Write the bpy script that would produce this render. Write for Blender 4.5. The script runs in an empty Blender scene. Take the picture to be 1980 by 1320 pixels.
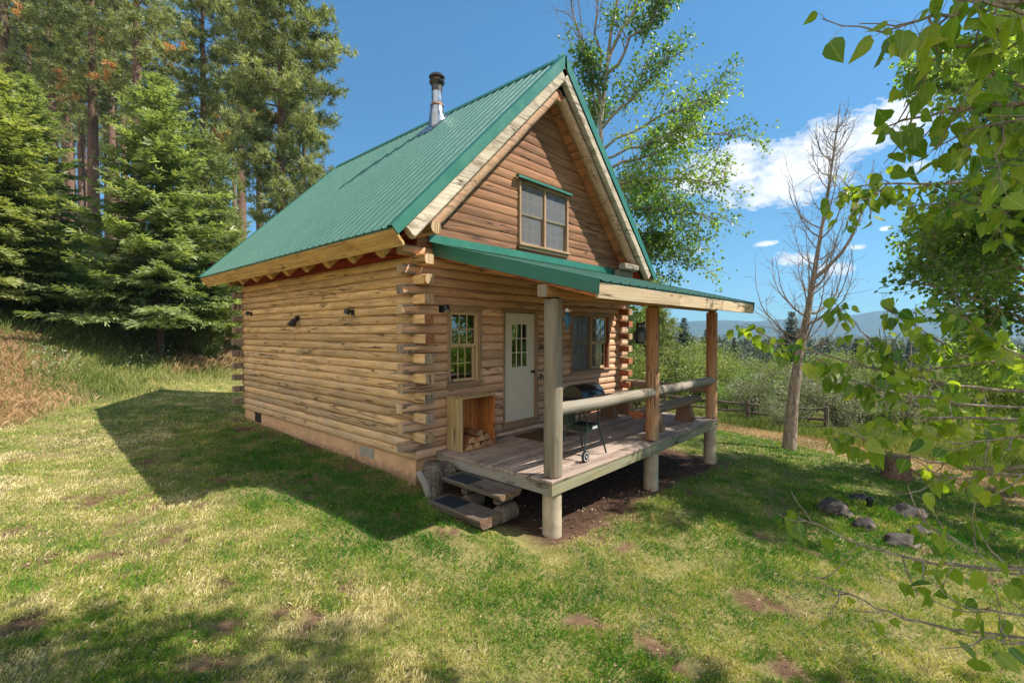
import bpy, math, random
import numpy as np
from mathutils import Vector, Matrix, Quaternion
D2R = math.radians
scene = bpy.context.scene
col = scene.collection
# ------------------------------------------------------------------ camera
CAM = np.array([-4.385, -6.034, 1.896])
YAW, PITCH = D2R(42.43), D2R(-1.10)
FW = np.array([math.cos(YAW), math.sin(YAW)])          # horizontal forward
RT = np.array([math.sin(YAW), -math.cos(YAW)])         # horizontal right
FPX = 914.5
cd = bpy.data.cameras.new("camera"); cam = bpy.data.objects.new("camera", cd); col.objects.link(cam)
cd.sensor_width = 36; cd.lens = FPX / 1980 * 36; cd.clip_start = .05; cd.clip_end = 30000
fwd = Vector((math.cos(YAW)*math.cos(PITCH), math.sin(YAW)*math.cos(PITCH), math.sin(PITCH)))
cam.location = Vector(CAM); cam.rotation_euler = fwd.to_track_quat('-Z', 'Y').to_euler()
scene.camera = cam
# ------------------------------------------------------------------ sun, sky
TO_SUN = Vector((.80, -1.0, 1.52)).normalized()
sl = bpy.data.lights.new("sun", 'SUN'); sl.energy = 4.8; sl.angle = D2R(.55); sl.color = (1, .93, .80)
so = bpy.data.objects.new("sun", sl); col.objects.link(so); so.location = (20, -25, 40)
so.rotation_euler = TO_SUN.to_track_quat('Z', 'Y').to_euler()
scene.view_settings.view_transform = 'Standard'; scene.view_settings.look = 'None'
scene.view_settings.exposure = .97; scene.view_settings.gamma = 1
w = bpy.data.worlds.new("World"); scene.world = w; w.use_nodes = True
wn = w.node_tree; wn.nodes.clear()
def nd(nt, typ, **kw):
    n = nt.nodes.new(typ)
    for k, v in kw.items():
        if k.startswith('_'): n.inputs[k[1:].replace('_', ' ')].default_value = v
        else: setattr(n, k, v)
    return n
def lk(nt, a, b): nt.links.new(a, b)
def math_(nt, op, a, b=None, clamp=False):
    n = nt.nodes.new('ShaderNodeMath'); n.operation = op; n.use_clamp = clamp
    for i, x in enumerate((a, b)):
        if x is None: continue
        if isinstance(x, (int, float)): n.inputs[i].default_value = x
        else: nt.links.new(x, n.inputs[i])
    return n.outputs[0]
def mixc(nt, f, a, b, mode='MIX'):
    n = nt.nodes.new('ShaderNodeMix'); n.data_type = 'RGBA'; n.blend_type = mode
    for i, x in ((0, f), (6, a), (7, b)):
        if isinstance(x, (int, float)): n.inputs[i].default_value = x
        elif isinstance(x, tuple): n.inputs[i].default_value = (x[0], x[1], x[2], 1)
        else: nt.links.new(x, n.inputs[i])
    return n.outputs[2]
def ramp(nt, fac, stops, interp='LINEAR'):
    n = nt.nodes.new('ShaderNodeValToRGB'); n.color_ramp.interpolation = interp
    el = n.color_ramp.elements
    while len(el) < len(stops): el.new(.5)
    for e, (p, c) in zip(el, stops):
        e.position = p; e.color = (c, c, c, 1) if isinstance(c, (int, float)) else (c[0], c[1], c[2], 1)
    nt.links.new(fac, n.inputs[0]); return n.outputs[0]
sky = nd(wn, 'ShaderNodeTexSky', sky_type='NISHITA', sun_disc=False, altitude=1300, air_density=1.0, dust_density=.3, ozone_density=3.0)
sky.sun_elevation = math.asin(TO_SUN.z)
sky.sun_rotation = math.atan2(TO_SUN.x, TO_SUN.y)
tc = nd(wn, 'ShaderNodeTexCoord')
bgs = nd(wn, 'ShaderNodeBackground', _Strength=.15)
outw = nd(wn, 'ShaderNodeOutputWorld')
# clouds at infinity: soft noise kept to a few banks of the real sky (azimuth, elevation)
sep = nd(wn, 'ShaderNodeSeparateXYZ'); lk(wn, tc.outputs['Generated'], sep.inputs[0])
az = math_(wn, 'ARCTAN2', sep.outputs[1], sep.outputs[0]); elv = math_(wn, 'ARCSINE', sep.outputs[2])
cn = nd(wn, 'ShaderNodeTexNoise', _Scale=11, _Detail=9, _Roughness=.6, _Distortion=.35)
mp = nd(wn, 'ShaderNodeMapping'); mp.inputs['Scale'].default_value = (1, 1, 2.1); lk(wn, tc.outputs['Generated'], mp.inputs[0]); lk(wn, mp.outputs[0], cn.inputs['Vector'])
def pix_ae(px, py):
    d = Vector(fwd) + Vector((RT[0], RT[1], 0)) * ((px-990)/FPX) - Vector((RT[0], RT[1], 0)).cross(fwd) * ((py-660)/FPX)
    d.normalize(); return math.atan2(d.y, d.x), math.asin(d.z)
mask = None
for (px, py, rx, ry, tilt, wgt) in [(1570, 300, 250, 60, 13, 1.15), (1440, 335, 150, 62, 0, 1.1), (1540, 352, 160, 48, 3, 1.1), (1690, 265, 120, 52, 5, 1.1), (1480, 471, 26, 6, 5, 1.0), (1712, 442, 13, 5, 0, 1.0), (1777, 440, 16, 5, 0, 1.0),
                              (1748, 473, 24, 9, 0, 1.1), (1535, 500, 50, 15, -8, .9), (1615, 520, 40, 14, 0, .95), (1275, 470, 45, 15, -6, 1), (1345, 484, 22, 6, 0, .9), (1900, 370, 50, 26, 10, 1.0),
                              (1780, 315, 75, 22, -4, .7), (1655, 478, 26, 7, 0, .85), (1300, 265, 60, 18, 5, .6)]:
    a0, e0 = pix_ae(px, py); sc = math.cos(math.atan((px-990)/FPX))**2
    ra, re = rx/FPX*sc, ry/FPX*math.sqrt(sc)
    da = math_(wn, 'SUBTRACT', a0, az); de = math_(wn, 'SUBTRACT', elv, e0)
    t = D2R(tilt); u = math_(wn, 'ADD', math_(wn, 'MULTIPLY', da, math.cos(t)/ra), math_(wn, 'MULTIPLY', de, math.sin(t)/ra))
    v = math_(wn, 'ADD', math_(wn, 'MULTIPLY', da, -math.sin(t)/re), math_(wn, 'MULTIPLY', de, math.cos(t)/re))
    d2 = math_(wn, 'ADD', math_(wn, 'MULTIPLY', u, u), math_(wn, 'MULTIPLY', v, v))
    m = math_(wn, 'MULTIPLY', math_(wn, 'SUBTRACT', 1, math_(wn, 'SQRT', d2)), wgt, clamp=True)
    mask = m if mask is None else math_(wn, 'MAXIMUM', mask, m)
cn3 = nd(wn, 'ShaderNodeTexNoise', _Scale=70, _Detail=6, _Roughness=.6, _Distortion=.3); lk(wn, mp.outputs[0], cn3.inputs['Vector'])
cf = math_(wn, 'ADD', math_(wn, 'MULTIPLY', mask, .60), math_(wn, 'ADD', math_(wn, 'MULTIPLY', math_(wn, 'SUBTRACT', cn.outputs[0], .5), 1.5), math_(wn, 'MULTIPLY', math_(wn, 'SUBTRACT', cn3.outputs[0], .52), .55)))
cf = math_(wn, 'MULTIPLY', cf, math_(wn, 'GREATER_THAN', mask, .001))
cl = ramp(wn, cf, [(.05, 0), (.18, .45), (.42, 1)], 'EASE')
cn2 = nd(wn, 'ShaderNodeTexNoise', _Scale=26, _Detail=5); lk(wn, mp.outputs[0], cn2.inputs['Vector'])
ccol = mixc(wn, ramp(wn, cn2.outputs[0], [(.35, 0), (.6, 1)]), (2.9, 3.1, 3.4), (4.3, 4.3, 4.3))
# bright fill-light cloud field added in the unseen sky behind and left of camera
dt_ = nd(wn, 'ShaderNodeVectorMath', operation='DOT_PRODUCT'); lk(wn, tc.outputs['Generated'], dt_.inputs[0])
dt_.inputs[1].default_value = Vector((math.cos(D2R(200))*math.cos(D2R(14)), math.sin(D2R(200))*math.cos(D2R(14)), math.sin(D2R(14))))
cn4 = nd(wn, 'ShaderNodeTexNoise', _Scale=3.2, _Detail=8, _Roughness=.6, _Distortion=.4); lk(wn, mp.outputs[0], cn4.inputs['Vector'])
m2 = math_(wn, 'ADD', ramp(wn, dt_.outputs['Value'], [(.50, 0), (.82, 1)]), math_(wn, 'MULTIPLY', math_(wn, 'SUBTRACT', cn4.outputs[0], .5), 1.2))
fill_cloud = ramp(wn, m2, [(.35, 0), (.75, 1)], 'EASE')
skyc = mixc(wn, fill_cloud, mixc(wn, 1.0, mixc(wn, 1.0, sky.outputs[0], (.33, .605, .665), 'MULTIPLY'), ramp(wn, elv, [(.0, .60), (.55, 1.0)]), 'MULTIPLY'), (6.2, 5.7, 5.0))
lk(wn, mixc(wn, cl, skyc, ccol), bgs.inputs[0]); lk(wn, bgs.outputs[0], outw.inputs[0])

# ------------------------------------------------------------------ mapping helpers
def W(px, D):                       # ground position seen in column px at forward distance D
    S = (px-990)/FPX*D
    return np.array([CAM[0]+D*FW[0]+S*RT[0], CAM[1]+D*FW[1]+S*RT[1]])
def DS(D, S): return np.array([CAM[0]+D*FW[0]+S*RT[0], CAM[1]+D*FW[1]+S*RT[1]])
def W3(px, py, D):
    z = CAM[2] + (642.4-py)/FPX*D
    p = W(px, D); return np.array([p[0], p[1], z])
def toDS(x, y):
    dx, dy = x-CAM[0], y-CAM[1]
    return dx*FW[0]+dy*FW[1], dx*RT[0]+dy*RT[1]
# ------------------------------------------------------------------ terrain height
_cp = np.array([(-2.5, 2.1, -.55), (-1.24, -1.25, -.6), (-.1, -.1, -.46), (-.1, 3, -.40), (-.1, 7.5, -.34), (.6, -2.24, -.77), (3.46, -2.24, -.85), (6.38, -2.24, -.99), (3, .5, -.62), (-2.7, 10.9, -.3),
    (-4.4, -6, -.55), (-9, -2, -.35), (-9, -14, -.4), (9.6, -3.1, -1.2), (8.7, -5.3, -1.3), (6, -5, -1.17), (4, -12, -1.1), (20.7, 3.5, -2.6), (-4, 10, -.42), (2, 14, -.3), (-9, 4, -.4), (30, 12, -3.4), (14, 14, -1.3), (10, 8, -1.1), (24, -10, -2.8), (14, -14, -1.9), (-14, 8, -.3), (.2, -1.2, -.68)])
def _tps(r2): return np.where(r2 > 1e-9, r2*np.log(np.maximum(r2, 1e-9))*.5, 0)
_n = len(_cp); _K = _tps(((_cp[:, None, :2]-_cp[None, :, :2])**2).sum(-1)) + np.eye(_n)*.8
_P = np.c_[np.ones(_n), _cp[:, :2]]
_A = np.block([[_K, _P], [_P.T, np.zeros((3, 3))]]); _sol = np.linalg.solve(_A, np.r_[_cp[:, 2], 0, 0, 0])
def vnoise(x, y, s, seed=0):
    x = np.asarray(x, float)*s; y = np.asarray(y, float)*s
    xi = np.floor(x).astype(np.int64); yi = np.floor(y).astype(np.int64); fx = x-xi; fy = y-yi
    fx = fx*fx*(3-2*fx); fy = fy*fy*(3-2*fy)
    def h(a, b):
        n = (a*374761393 + b*668265263 + seed*1442695041) & 0x7fffffff
        n = ((n ^ (n >> 13))*1274126177) & 0x7fffffff
        return ((n ^ (n >> 16)) & 0xffff)/65535.
    return (h(xi, yi)*(1-fx)+h(xi+1, yi)*fx)*(1-fy) + (h(xi, yi+1)*(1-fx)+h(xi+1, yi+1)*fx)*fy
def fbm(x, y, s, seed=0, o=4):
    r = 0; a = .5
    for i in range(o): r = r + a*vnoise(x, y, s*2**i, seed+i*7); a *= .5
    return r/(1-.5**o)
def bank(x, y): return -.6*x + .8*y - 10.8 + 1.6*(fbm(x, y, .13, 3)-.5)
def H(x, y):
    x = np.asarray(x, float); y = np.asarray(y, float); sh = x.shape; x = x.ravel(); y = y.ravel()
    cx = np.clip(x, -16, 36); cy = np.clip(y, -16, 18)
    z = np.zeros_like(x)
    for i in range(0, len(x), 20000):
        s = slice(i, i+20000)
        r2 = (cx[s, None]-_cp[None, :, 0])**2+(cy[s, None]-_cp[None, :, 1])**2
        z[s] = _tps(r2)@_sol[:_n] + _sol[_n] + _sol[_n+1]*cx[s]+_sol[_n+2]*cy[s]
    z += -7*(1-np.exp(-np.maximum(0, x-36)/120)) - 3*(1-np.exp(-np.maximum(0, -16-y)/60))
    s = bank(x, y); sp = np.where(s > 8, s, 1.2*np.log1p(np.exp(np.clip(s/1.2, -30, 30))))
    side = 1/(1+np.exp(np.clip((x-45)/12, -30, 30)))
    z += 18*np.tanh(.36*np.maximum(sp, 0)/18)*side
    z += .13*np.exp(-((x-5.15)**2+(y+5.2)**2)/.55)
    z += .035*(fbm(x, y, 1.1, 5)-.5) + .012*(vnoise(x, y, 5, 9)-.5)
    far = np.clip((np.hypot(x, y)-60)/300, 0, 1)
    z += far*(fbm(x, y, .006, 11)-.5)*3
    z -= 6*np.clip((np.hypot(x, y)-150)/1500, 0, 1)
    return z.reshape(sh)
def Hs(x, y): return float(H(np.array([x]), np.array([y]))[0])
# ------------------------------------------------------------------ object helpers
def tag(o, label=None, cat=None, group=None, kind=None):
    if label: o['label'] = label
    if cat: o['category'] = cat
    if group: o['group'] = group
    if kind: o['kind'] = kind
    return o
def empty(name, loc, label, cat, group=None, rz=0):
    o = bpy.data.objects.new(name, None); col.objects.link(o); o.location = loc; o.rotation_euler[2] = rz
    o.empty_display_size = .2
    return tag(o, label, cat, group)
def link(name, me, parent=None):
    o = bpy.data.objects.new(name, me); col.objects.link(o)
    if parent is not None:
        o.parent = parent
    return o
def np_mesh(name, V, F, mat, tone=None, smooth=False):
    """V (n,3), F (m,k) all faces with k corners"""
    V = np.ascontiguousarray(V, dtype=np.float32); F = np.ascontiguousarray(F, dtype=np.int32)
    me = bpy.data.meshes.new(name); m, k = F.shape
    me.vertices.add(len(V)); me.vertices.foreach_set('co', V.ravel())
    me.loops.add(m*k); me.loops.foreach_set('vertex_index', F.ravel())
    me.polygons.add(m); me.polygons.foreach_set('loop_start', np.arange(0, m*k, k, dtype=np.int32))
    me.update(calc_edges=True)
    me.polygons.foreach_set('use_smooth', np.full(m, smooth))
    if tone is not None:
        a = me.attributes.new('tone', 'FLOAT', 'FACE'); a.data.foreach_set('value', np.asarray(tone, dtype=np.float32))
    me.materials.append(mat); return me
class MB:
    """collects geometry that becomes one mesh"""
    def __init__(s, origin=(0, 0, 0)): s.v = []; s.f = []; s.t = []; s.m = []; s.o = np.array(origin, float)
    def add(s, V, F, tone=.5, mi=0):
        b = len(s.v); s.v.extend([tuple(np.asarray(p, float)) for p in V])
        for f in F: s.f.append(tuple(i+b for i in f)); s.t.append(tone); s.m.append(mi)
    def extr(s, prof, p0, p1, ux, uy, tone=.5, mi=0, mcap=None, scale1=1):
        """2-D profile (a,b) swept p0->p1 with a along ux, b along uy"""
        p0 = np.array(p0, float); p1 = np.array(p1, float); ux = np.array(ux, float); uy = np.array(uy, float)
        n = len(prof); V = [p0+a*ux+b*uy for a, b in prof]+[p1+scale1*(a*ux+b*uy) for a, b in prof]
        s.add(V, [(i, (i+1) % n, (i+1) % n+n, i+n) for i in range(n)], tone, mi)
        mc = mi if mcap is None else mcap
        s.add(V, [tuple(range(n))[::-1], tuple(range(n, 2*n))], tone, mc)
    def box(s, lo, hi, tone=.5, mi=0, ch=.004, mcap=None):
        lo = np.array(lo, float); hi = np.array(hi, float); lo, hi = np.minimum(lo, hi), np.maximum(lo, hi)
        d = hi-lo; a = int(np.argmax(d)); b, c = [i for i in range(3) if i != a]
        ch = min(ch, d[b]*.3, d[c]*.3); E = np.eye(3)
        P = [(ch, 0), (d[b]-ch, 0), (d[b], ch), (d[b], d[c]-ch), (d[b]-ch, d[c]), (ch, d[c]), (0, d[c]-ch), (0, ch)]
        p1 = lo.copy(); p1[a] = hi[a]; s.extr(P, lo, p1, E[b], E[c], tone, mi, mcap)
    def beam(s, p0, p1, w, h, up=(0, 0, 1), tone=.5, mi=0, ch=.006, mcap=None):
        p0 = np.array(p0, float); p1 = np.array(p1, float); t = p1-p0; t /= np.linalg.norm(t)
        up = np.array(up, float); sx = np.cross(t, up); sx /= np.linalg.norm(sx); uy = np.cross(sx, t)
        ch = min(ch, w*.3, h*.3)
        P = [(-w/2+ch, -h/2), (w/2-ch, -h/2), (w/2, -h/2+ch), (w/2, h/2-ch), (w/2-ch, h/2), (-w/2+ch, h/2), (-w/2, h/2-ch), (-w/2, -h/2+ch)]
        s.extr(P, p0, p1, sx, uy, tone, mi, mcap)
    def tube(s, pts, rad, n=8, tone=.5, mi=0, mcap=None, cap=True, rough=0, rng=None, flat=1.0):
        pts = np.array(pts, float); k = len(pts); rad = np.broadcast_to(np.array(rad, float), (k,))
        T = np.gradient(pts, axis=0); T /= (np.linalg.norm(T, axis=1)[:, None]+1e-12)
        up = np.array([0, 0, 1.]) if abs(T[0][2]) < .9 else np.array([1., 0, 0])
        V = []; a = np.linspace(0, 2*np.pi, n, endpoint=False)
        x = np.cross(T[0], up); x /= np.linalg.norm(x)
        for i in range(k):
            x = x-T[i]*(x@T[i]); x /= np.linalg.norm(x); y = np.cross(T[i], x)
            r = rad[i]*(1+(rough*(rng.random(n)-.5)*2 if rough else 0))
            V.extend(pts[i]+(np.cos(a)*r)[:, None]*x*flat+(np.sin(a)*r)[:, None]*y)
        F = [(i*n+j, i*n+(j+1) % n, (i+1)*n+(j+1) % n, (i+1)*n+j) for i in range(k-1) for j in range(n)]
        s.add(V, F, tone, mi)
        if cap:
            mc = mi if mcap is None else mcap
            s.add(V, [tuple(range(n))[::-1], tuple(range((k-1)*n, k*n))], tone, mc)
    def lathe(s, prof, c=(0, 0, 0), n=20, tone=.5, mi=0, sx=1, sy=1, M=None):
        V = []; a = np.linspace(0, 2*np.pi, n, endpoint=False)
        for r, z in prof:
            for t in a: V.append(np.array([math.cos(t)*r*sx, math.sin(t)*r*sy, z]))
        V = np.array(V)
        if M is not None: V = V@np.array(M).T
        V = V+np.array(c); k = len(prof)
        s.add(V, [(i*n+j, i*n+(j+1) % n, (i+1)*n+(j+1) % n, (i+1)*n+j) for i in range(k-1) for j in range(n)], tone, mi)
        s.add(V, [tuple(range(n))[::-1], tuple(range((k-1)*n, k*n))], tone, mi)
    def build(s, name, mats, parent=None, smooth=False, bevel=0, angle=40):
        me = bpy.data.meshes.new(name)
        V = np.array(s.v)-s.o
        me.from_pydata(V.tolist(), [], s.f)
        if not isinstance(mats, (list, tuple)): mats = [mats]
        for m in mats: me.materials.append(m)
        me.polygons.foreach_set('material_index', np.array(s.m, dtype=np.int32))
        a = me.attributes.new('tone', 'FLOAT', 'FACE'); a.data.foreach_set('value', np.array(s.t, dtype=np.float32))
        if smooth:
            me.polygons.foreach_set('use_smooth', np.ones(len(s.f), dtype=bool))
            try: me.set_sharp_from_angle(angle=D2R(angle))
            except Exception: pass
        me.update()
        o = link(name, me, parent)
        o.location = tuple(s.o)
        return o
# ------------------------------------------------------------------ materials
def newmat(name):
    m = bpy.data.materials.new(name); m.use_nodes = True; nt = m.node_tree; nt.nodes.clear()
    out = nd(nt, 'ShaderNodeOutputMaterial'); b = nd(nt, 'ShaderNodeBsdfPrincipled'); lk(nt, b.outputs[0], out.inputs[0])
    return m, nt, b, out
def tone_of(nt):
    a = nt.nodes.new('ShaderNodeAttribute'); a.attribute_name = 'tone'; return a.outputs['Fac']
def mapping(nt, sc, off=None):
    t = nd(nt, 'ShaderNodeTexCoord'); m = nd(nt, 'ShaderNodeMapping'); m.inputs['Scale'].default_value = sc
    v = t.outputs['Object']
    if off is not None:
        va = nd(nt, 'ShaderNodeVectorMath', operation='ADD'); cb = nd(nt, 'ShaderNodeCombineXYZ')
        for i in range(3): lk(nt, off, cb.inputs[i])
        lk(nt, v, va.inputs[0]); lk(nt, cb.outputs[0], va.inputs[1]); v = va.outputs[0]
    lk(nt, v, m.inputs[0]); return m.outputs[0]
def noise(nt, vec, scale, detail=5, rough=.55, dist=0):
    n = nd(nt, 'ShaderNodeTexNoise', _Scale=scale, _Detail=detail, _Roughness=rough, _Distortion=dist)
    lk(nt, vec, n.inputs['Vector']); return n.outputs[0]
def bump(nt, b, h, strength=.4, dist=.01):
    n = nd(nt, 'ShaderNodeBump', _Strength=strength, _Distance=dist); lk(nt, h, n.inputs['Height']); lk(nt, n.outputs[0], b.inputs['Normal'])
def wood(name, cA, cB, grey=(.3, .28, .25), ax=0, greyamt=.5, zfade=None, knots=1., contrast=1., rough=.8, stain=None):
    m, nt, b, out = newmat(name)
    tn = tone_of(nt); off = math_(nt, 'MULTIPLY', tn, 37.)
    sc = [13., 13., 13.]; sc[ax] = .8
    v = mapping(nt, tuple(sc), off)
    s2 = [55., 55., 55.]; s2[ax] = 1.6; v2 = mapping(nt, tuple(s2), off)
    s3 = [2.2, 2.2, 2.2]; s3[ax] = .8; v3 = mapping(nt, tuple(s3), off)
    c = ramp(nt, noise(nt, v, 1.2, 6, .65, .8), [(.36, cA), (.64, cB)])
    s5 = [26., 26., 26.]; s5[ax] = 1.1; str_ = noise(nt, mapping(nt, tuple(s5), off), 1.0, 3, .6, .4)
    c = mixc(nt, min(1, .75*contrast), c, ramp(nt, str_, [(.30, .50), (.46, .92), (.6, 1.06), (.75, 1.25)]), 'MULTIPLY')
    g = ramp(nt, noise(nt, v3, 1.5, 5, .65), [(.5-.35*greyamt, 0), (.95-.35*greyamt, 1)])
    g = math_(nt, 'MULTIPLY', g, .85*min(1, greyamt*1.3))
    if zfade:                      # weathering grows towards the wet foot of the wall
        t = nd(nt, 'ShaderNodeTexCoord'); sp = nd(nt, 'ShaderNodeSeparateXYZ'); lk(nt, t.outputs['Object'], sp.inputs[0])
        mr = nd(nt, 'ShaderNodeMapRange'); mr.inputs[1].default_value = zfade[0]; mr.inputs[2].default_value = zfade[1]; mr.inputs[3].default_value = zfade[2]; mr.inputs[4].default_value = zfade[3]
        lk(nt, sp.outputs[2], mr.inputs[0]); g = math_(nt, 'MULTIPLY', g, mr.outputs[0], clamp=True)
    c = mixc(nt, g, c, grey)
    fine = noise(nt, v2, 1.0, 4, .7)
    c = mixc(nt, .8*contrast, c, ramp(nt, fine, [(.25, .55), (.5, .95), (.75, 1.18)]), 'MULTIPLY')
    sck = [5.5, 5.5, 5.5]; sck[ax] = 1.9; vk = mapping(nt, tuple(sck), off)
    vo = nd(nt, 'ShaderNodeTexVoronoi', _Scale=1.0); lk(nt, vk, vo.inputs['Vector'])
    kn = ramp(nt, vo.outputs['Distance'], [(.045, 1), (.095, .35), (.17, 0)])
    c = mixc(nt, math_(nt, 'MULTIPLY', kn, .75*knots), c, (cA[0]*.35, cA[1]*.25, cA[2]*.2))
    sc4 = [9., 9., 9.]; sc4[ax] = .45; v4 = mapping(nt, tuple(sc4), off)
    cr = math_(nt, 'ABSOLUTE', math_(nt, 'SUBTRACT', noise(nt, v4, 1.0, 2, .5, .3), .5))
    crk = ramp(nt, cr, [(.006, 1), (.020, 0)])
    crk = math_(nt, 'MULTIPLY', crk, ramp(nt, noise(nt, v3, .9, 2), [(.47, 0), (.53, 1)]))
    c = mixc(nt, math_(nt, 'MULTIPLY', crk, .8), c, (.03, .02, .015))
    if stain:
        st = ramp(nt, noise(nt, mapping(nt, (1.5, 1.5, 4)), 1.3, 6, .7), [(.52, 0), (.66, 1)]); c = mixc(nt, math_(nt, 'MULTIPLY', st, stain[3]), c, stain[:3])
    br = math_(nt, 'ADD', math_(nt, 'MULTIPLY', tn, .42), .79)
    vm = nd(nt, 'ShaderNodeVectorMath', operation='SCALE'); lk(nt, c, vm.inputs[0]); lk(nt, br, vm.inputs['Scale'])
    lk(nt, vm.outputs[0], b.inputs['Base Color']); b.inputs['Roughness'].default_value = rough
    b.inputs['Specular IOR Level'].default_value = .25
    bump(nt, b, math_(nt, 'SUBTRACT', fine, math_(nt, 'MULTIPLY', crk, 1.5)), .5, .006)
    return m
def plain(name, c, rough=.6, metal=0, var=.12, nscale=8, bmp=0, spec=.5):
    m, nt, b, out = newmat(name)
    n = noise(nt, mapping(nt, (1, 1, 1)), nscale, 6, .65)
    cc = mixc(nt, 1, (c[0], c[1], c[2]), ramp(nt, n, [(.3, 1-var), (.7, 1+var)]), 'MULTIPLY')
    lk(nt, cc, b.inputs['Base Color']); b.inputs['Metallic'].default_value = metal
    lk(nt, ramp(nt, n, [(.3, max(0, rough-.08)), (.7, min(1, rough+.08))]), b.inputs['Roughness'])
    b.inputs['Specular IOR Level'].default_value = spec
    if bmp: bump(nt, b, n, bmp, .01)
    return m
def leafmat(name, stops, trans=.35, rough=.5, spec=.35, ttint=(1.25, 1.3, .5)):
    m, nt, b, out = newmat(name)
    tn = tone_of(nt); c = ramp(nt, tn, stops)
    lk(nt, c, b.inputs['Base Color']); b.inputs['Roughness'].default_value = rough; b.inputs['Specular IOR Level'].default_value = spec
    tr = nd(nt, 'ShaderNodeBsdfTranslucent'); lk(nt, mixc(nt, 1, c, ttint, 'MULTIPLY'), tr.inputs[0])
    mx = nd(nt, 'ShaderNodeMixShader', _Fac=trans); lk(nt, b.outputs[0], mx.inputs[1]); lk(nt, tr.outputs[0], mx.inputs[2]); lk(nt, mx.outputs[0], out.inputs[0])
    return m
MT = {}
MT['side_log'] = wood('side_log_wood', (.60, .355, .135), (.81, .54, .25), (.46, .365, .27), 1, .75, (-.2, 2.8, 1.1, .15), contrast=.9, stain=(.17, .14, .11, .3))
MT['front_log'] = wood('front_log_wood', (.58, .30, .16), (.78, .47, .28), (.55, .395, .29), 0, .7, (0, 3.0, 1.1, .2), contrast=.8)
MT['gable_log'] = wood('gable_log_wood', (.20, .09, .045), (.35, .175, .088), (.33, .19, .125), 0, .35)
MT['end_front'] = wood('log_end_red', (.32, .095, .045), (.48, .19, .09), (.2, .15, .12), 1, .35)
MT['end_grey'] = wood('log_end_grey', (.26, .19, .13), (.38, .29, .2), (.24, .2, .17), 2, .6)
MT['end_pale'] = wood('log_end_pale', (.42, .28, .15), (.55, .40, .24), (.35, .3, .25), 2, .3)
MT['rake_pale'] = wood('weathered_rake_wood', (.50, .40, .27), (.68, .58, .44), (.50, .47, .42), 0, .5, knots=1.6, stain=(.16, .1, .06, .75))
MT['rake_log'] = wood('rake_log_wood', (.36, .19, .10), (.50, .31, .19), (.42, .31, .23), 0, .4)
MT['fascia'] = wood('eave_fascia_wood', (.54, .31, .10), (.72, .46, .17), (.38, .3, .17), 1, .4, stain=(.30, .12, .04, .5))
MT['soffit'] = wood('soffit_boards', (.50, .15, .05), (.64, .26, .10), (.3, .15, .08), 1, .2, stain=(.17, .03, .015, .7))
MT['maroon'] = wood('maroon_soffit', (.24, .03, .02), (.32, .05, .03), (.14, .04, .03), 1, .1, contrast=.4, knots=.2)
MT['rafter'] = wood('rafter_wood', (.52, .32, .14), (.68, .46, .22), (.4, .33, .22), 0, .3)
MT['rafter_y'] = wood('porch_rafter_wood', (.42, .23, .11), (.55, .36, .19), (.42, .33, .22), 1, .3)
MT['porch_ceiling'] = wood('porch_ceiling_boards', (.40, .19, .075), (.52, .29, .125), (.4, .28, .16), 0, .2)
MT['porch_fascia'] = wood('porch_fascia_wood', (.50, .36, .21), (.60, .46, .30), (.5, .43, .33), 0, .5, contrast=.5)
MT['post_grey'] = wood('grey_post_wood', (.20, .155, .10), (.31, .245, .16), (.24, .215, .18), 2, .8, contrast=1.2)
MT['post_red'] = wood('brown_post_wood', (.36, .14, .06), (.52, .26, .12), (.42, .33, .21), 2, .6, (0, 2.4, 1.4, .1))
MT['end_brown'] = wood('log_end_brown', (.15, .08, .05), (.24, .145, .09), (.2, .16, .13), 1, .5)
MT['rail'] = wood('porch_rail_wood', (.22, .17, .115), (.33, .27, .195), (.26, .24, .205), 0, .9)
MT['deck'] = wood('deck_boards', (.29, .195, .15), (.42, .30, .235), (.38, .31, .27), 0, .8, knots=.5, stain=(.1, .08, .07, .6))
MT['deck_rim'] = wood('deck_rim_wood', (.24, .21, .115), (.34, .30, .17), (.24, .235, .17), 0, .7, knots=.3)
MT['deck_rim_y'] = wood('deck_side_rim_wood', (.24, .20, .13), (.34, .29, .19), (.28, .27, .26), 1, .8, stain=(.03, .025, .02, .8))
MT['crate_out'] = wood('crate_plywood', (.36, .25, .10), (.50, .36, .16), (.3, .26, .18), 2, .6)
MT['crate_in'] = wood('crate_inner_plywood', (.38, .12, .03), (.54, .21, .06), (.3, .15, .07), 2, .2, knots=1.5)
MT['firewood'] = wood('split_firewood', (.20, .07, .035), (.38, .17, .085), (.25, .15, .1), 0, .4)
MT['tread'] = wood('step_tread_wood', (.11, .075, .05), (.18, .13, .09), (.17, .15, .13), 1, .8, stain=(.07, .06, .05, .5))
MT['bench'] = wood('log_bench_wood', (.24, .15, .09), (.36, .25, .17), (.33, .28, .24), 0, .7)
MT['bench_leg'] = wood('bench_leg_wood', (.22, .10, .05), (.33, .19, .11), (.24, .2, .16), 0, .5)
MT['trim'] = wood('window_trim_wood', (.30, .175, .095), (.42, .27, .16), (.3, .24, .18), 2, .4, contrast=.7, knots=.4)
MT['trim_h'] = wood('window_trim_wood_level', (.30, .175, .095), (.42, .27, .16), (.3, .24, .18), 0, .4, contrast=.7, knots=.4)
MT['sash'] = wood('window_sash_wood', (.48, .33, .17), (.58, .43, .25), (.5, .42, .3), 2, .2, contrast=.5, knots=.2)
MT['sash_red'] = wood('red_jamb_wood', (.33, .07, .035), (.42, .11, .05), (.3, .12, .07), 2, .2)
MT['door'] = plain('cream_door_paint', (.66, .58, .46), .45, var=.05, nscale=4)
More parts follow.
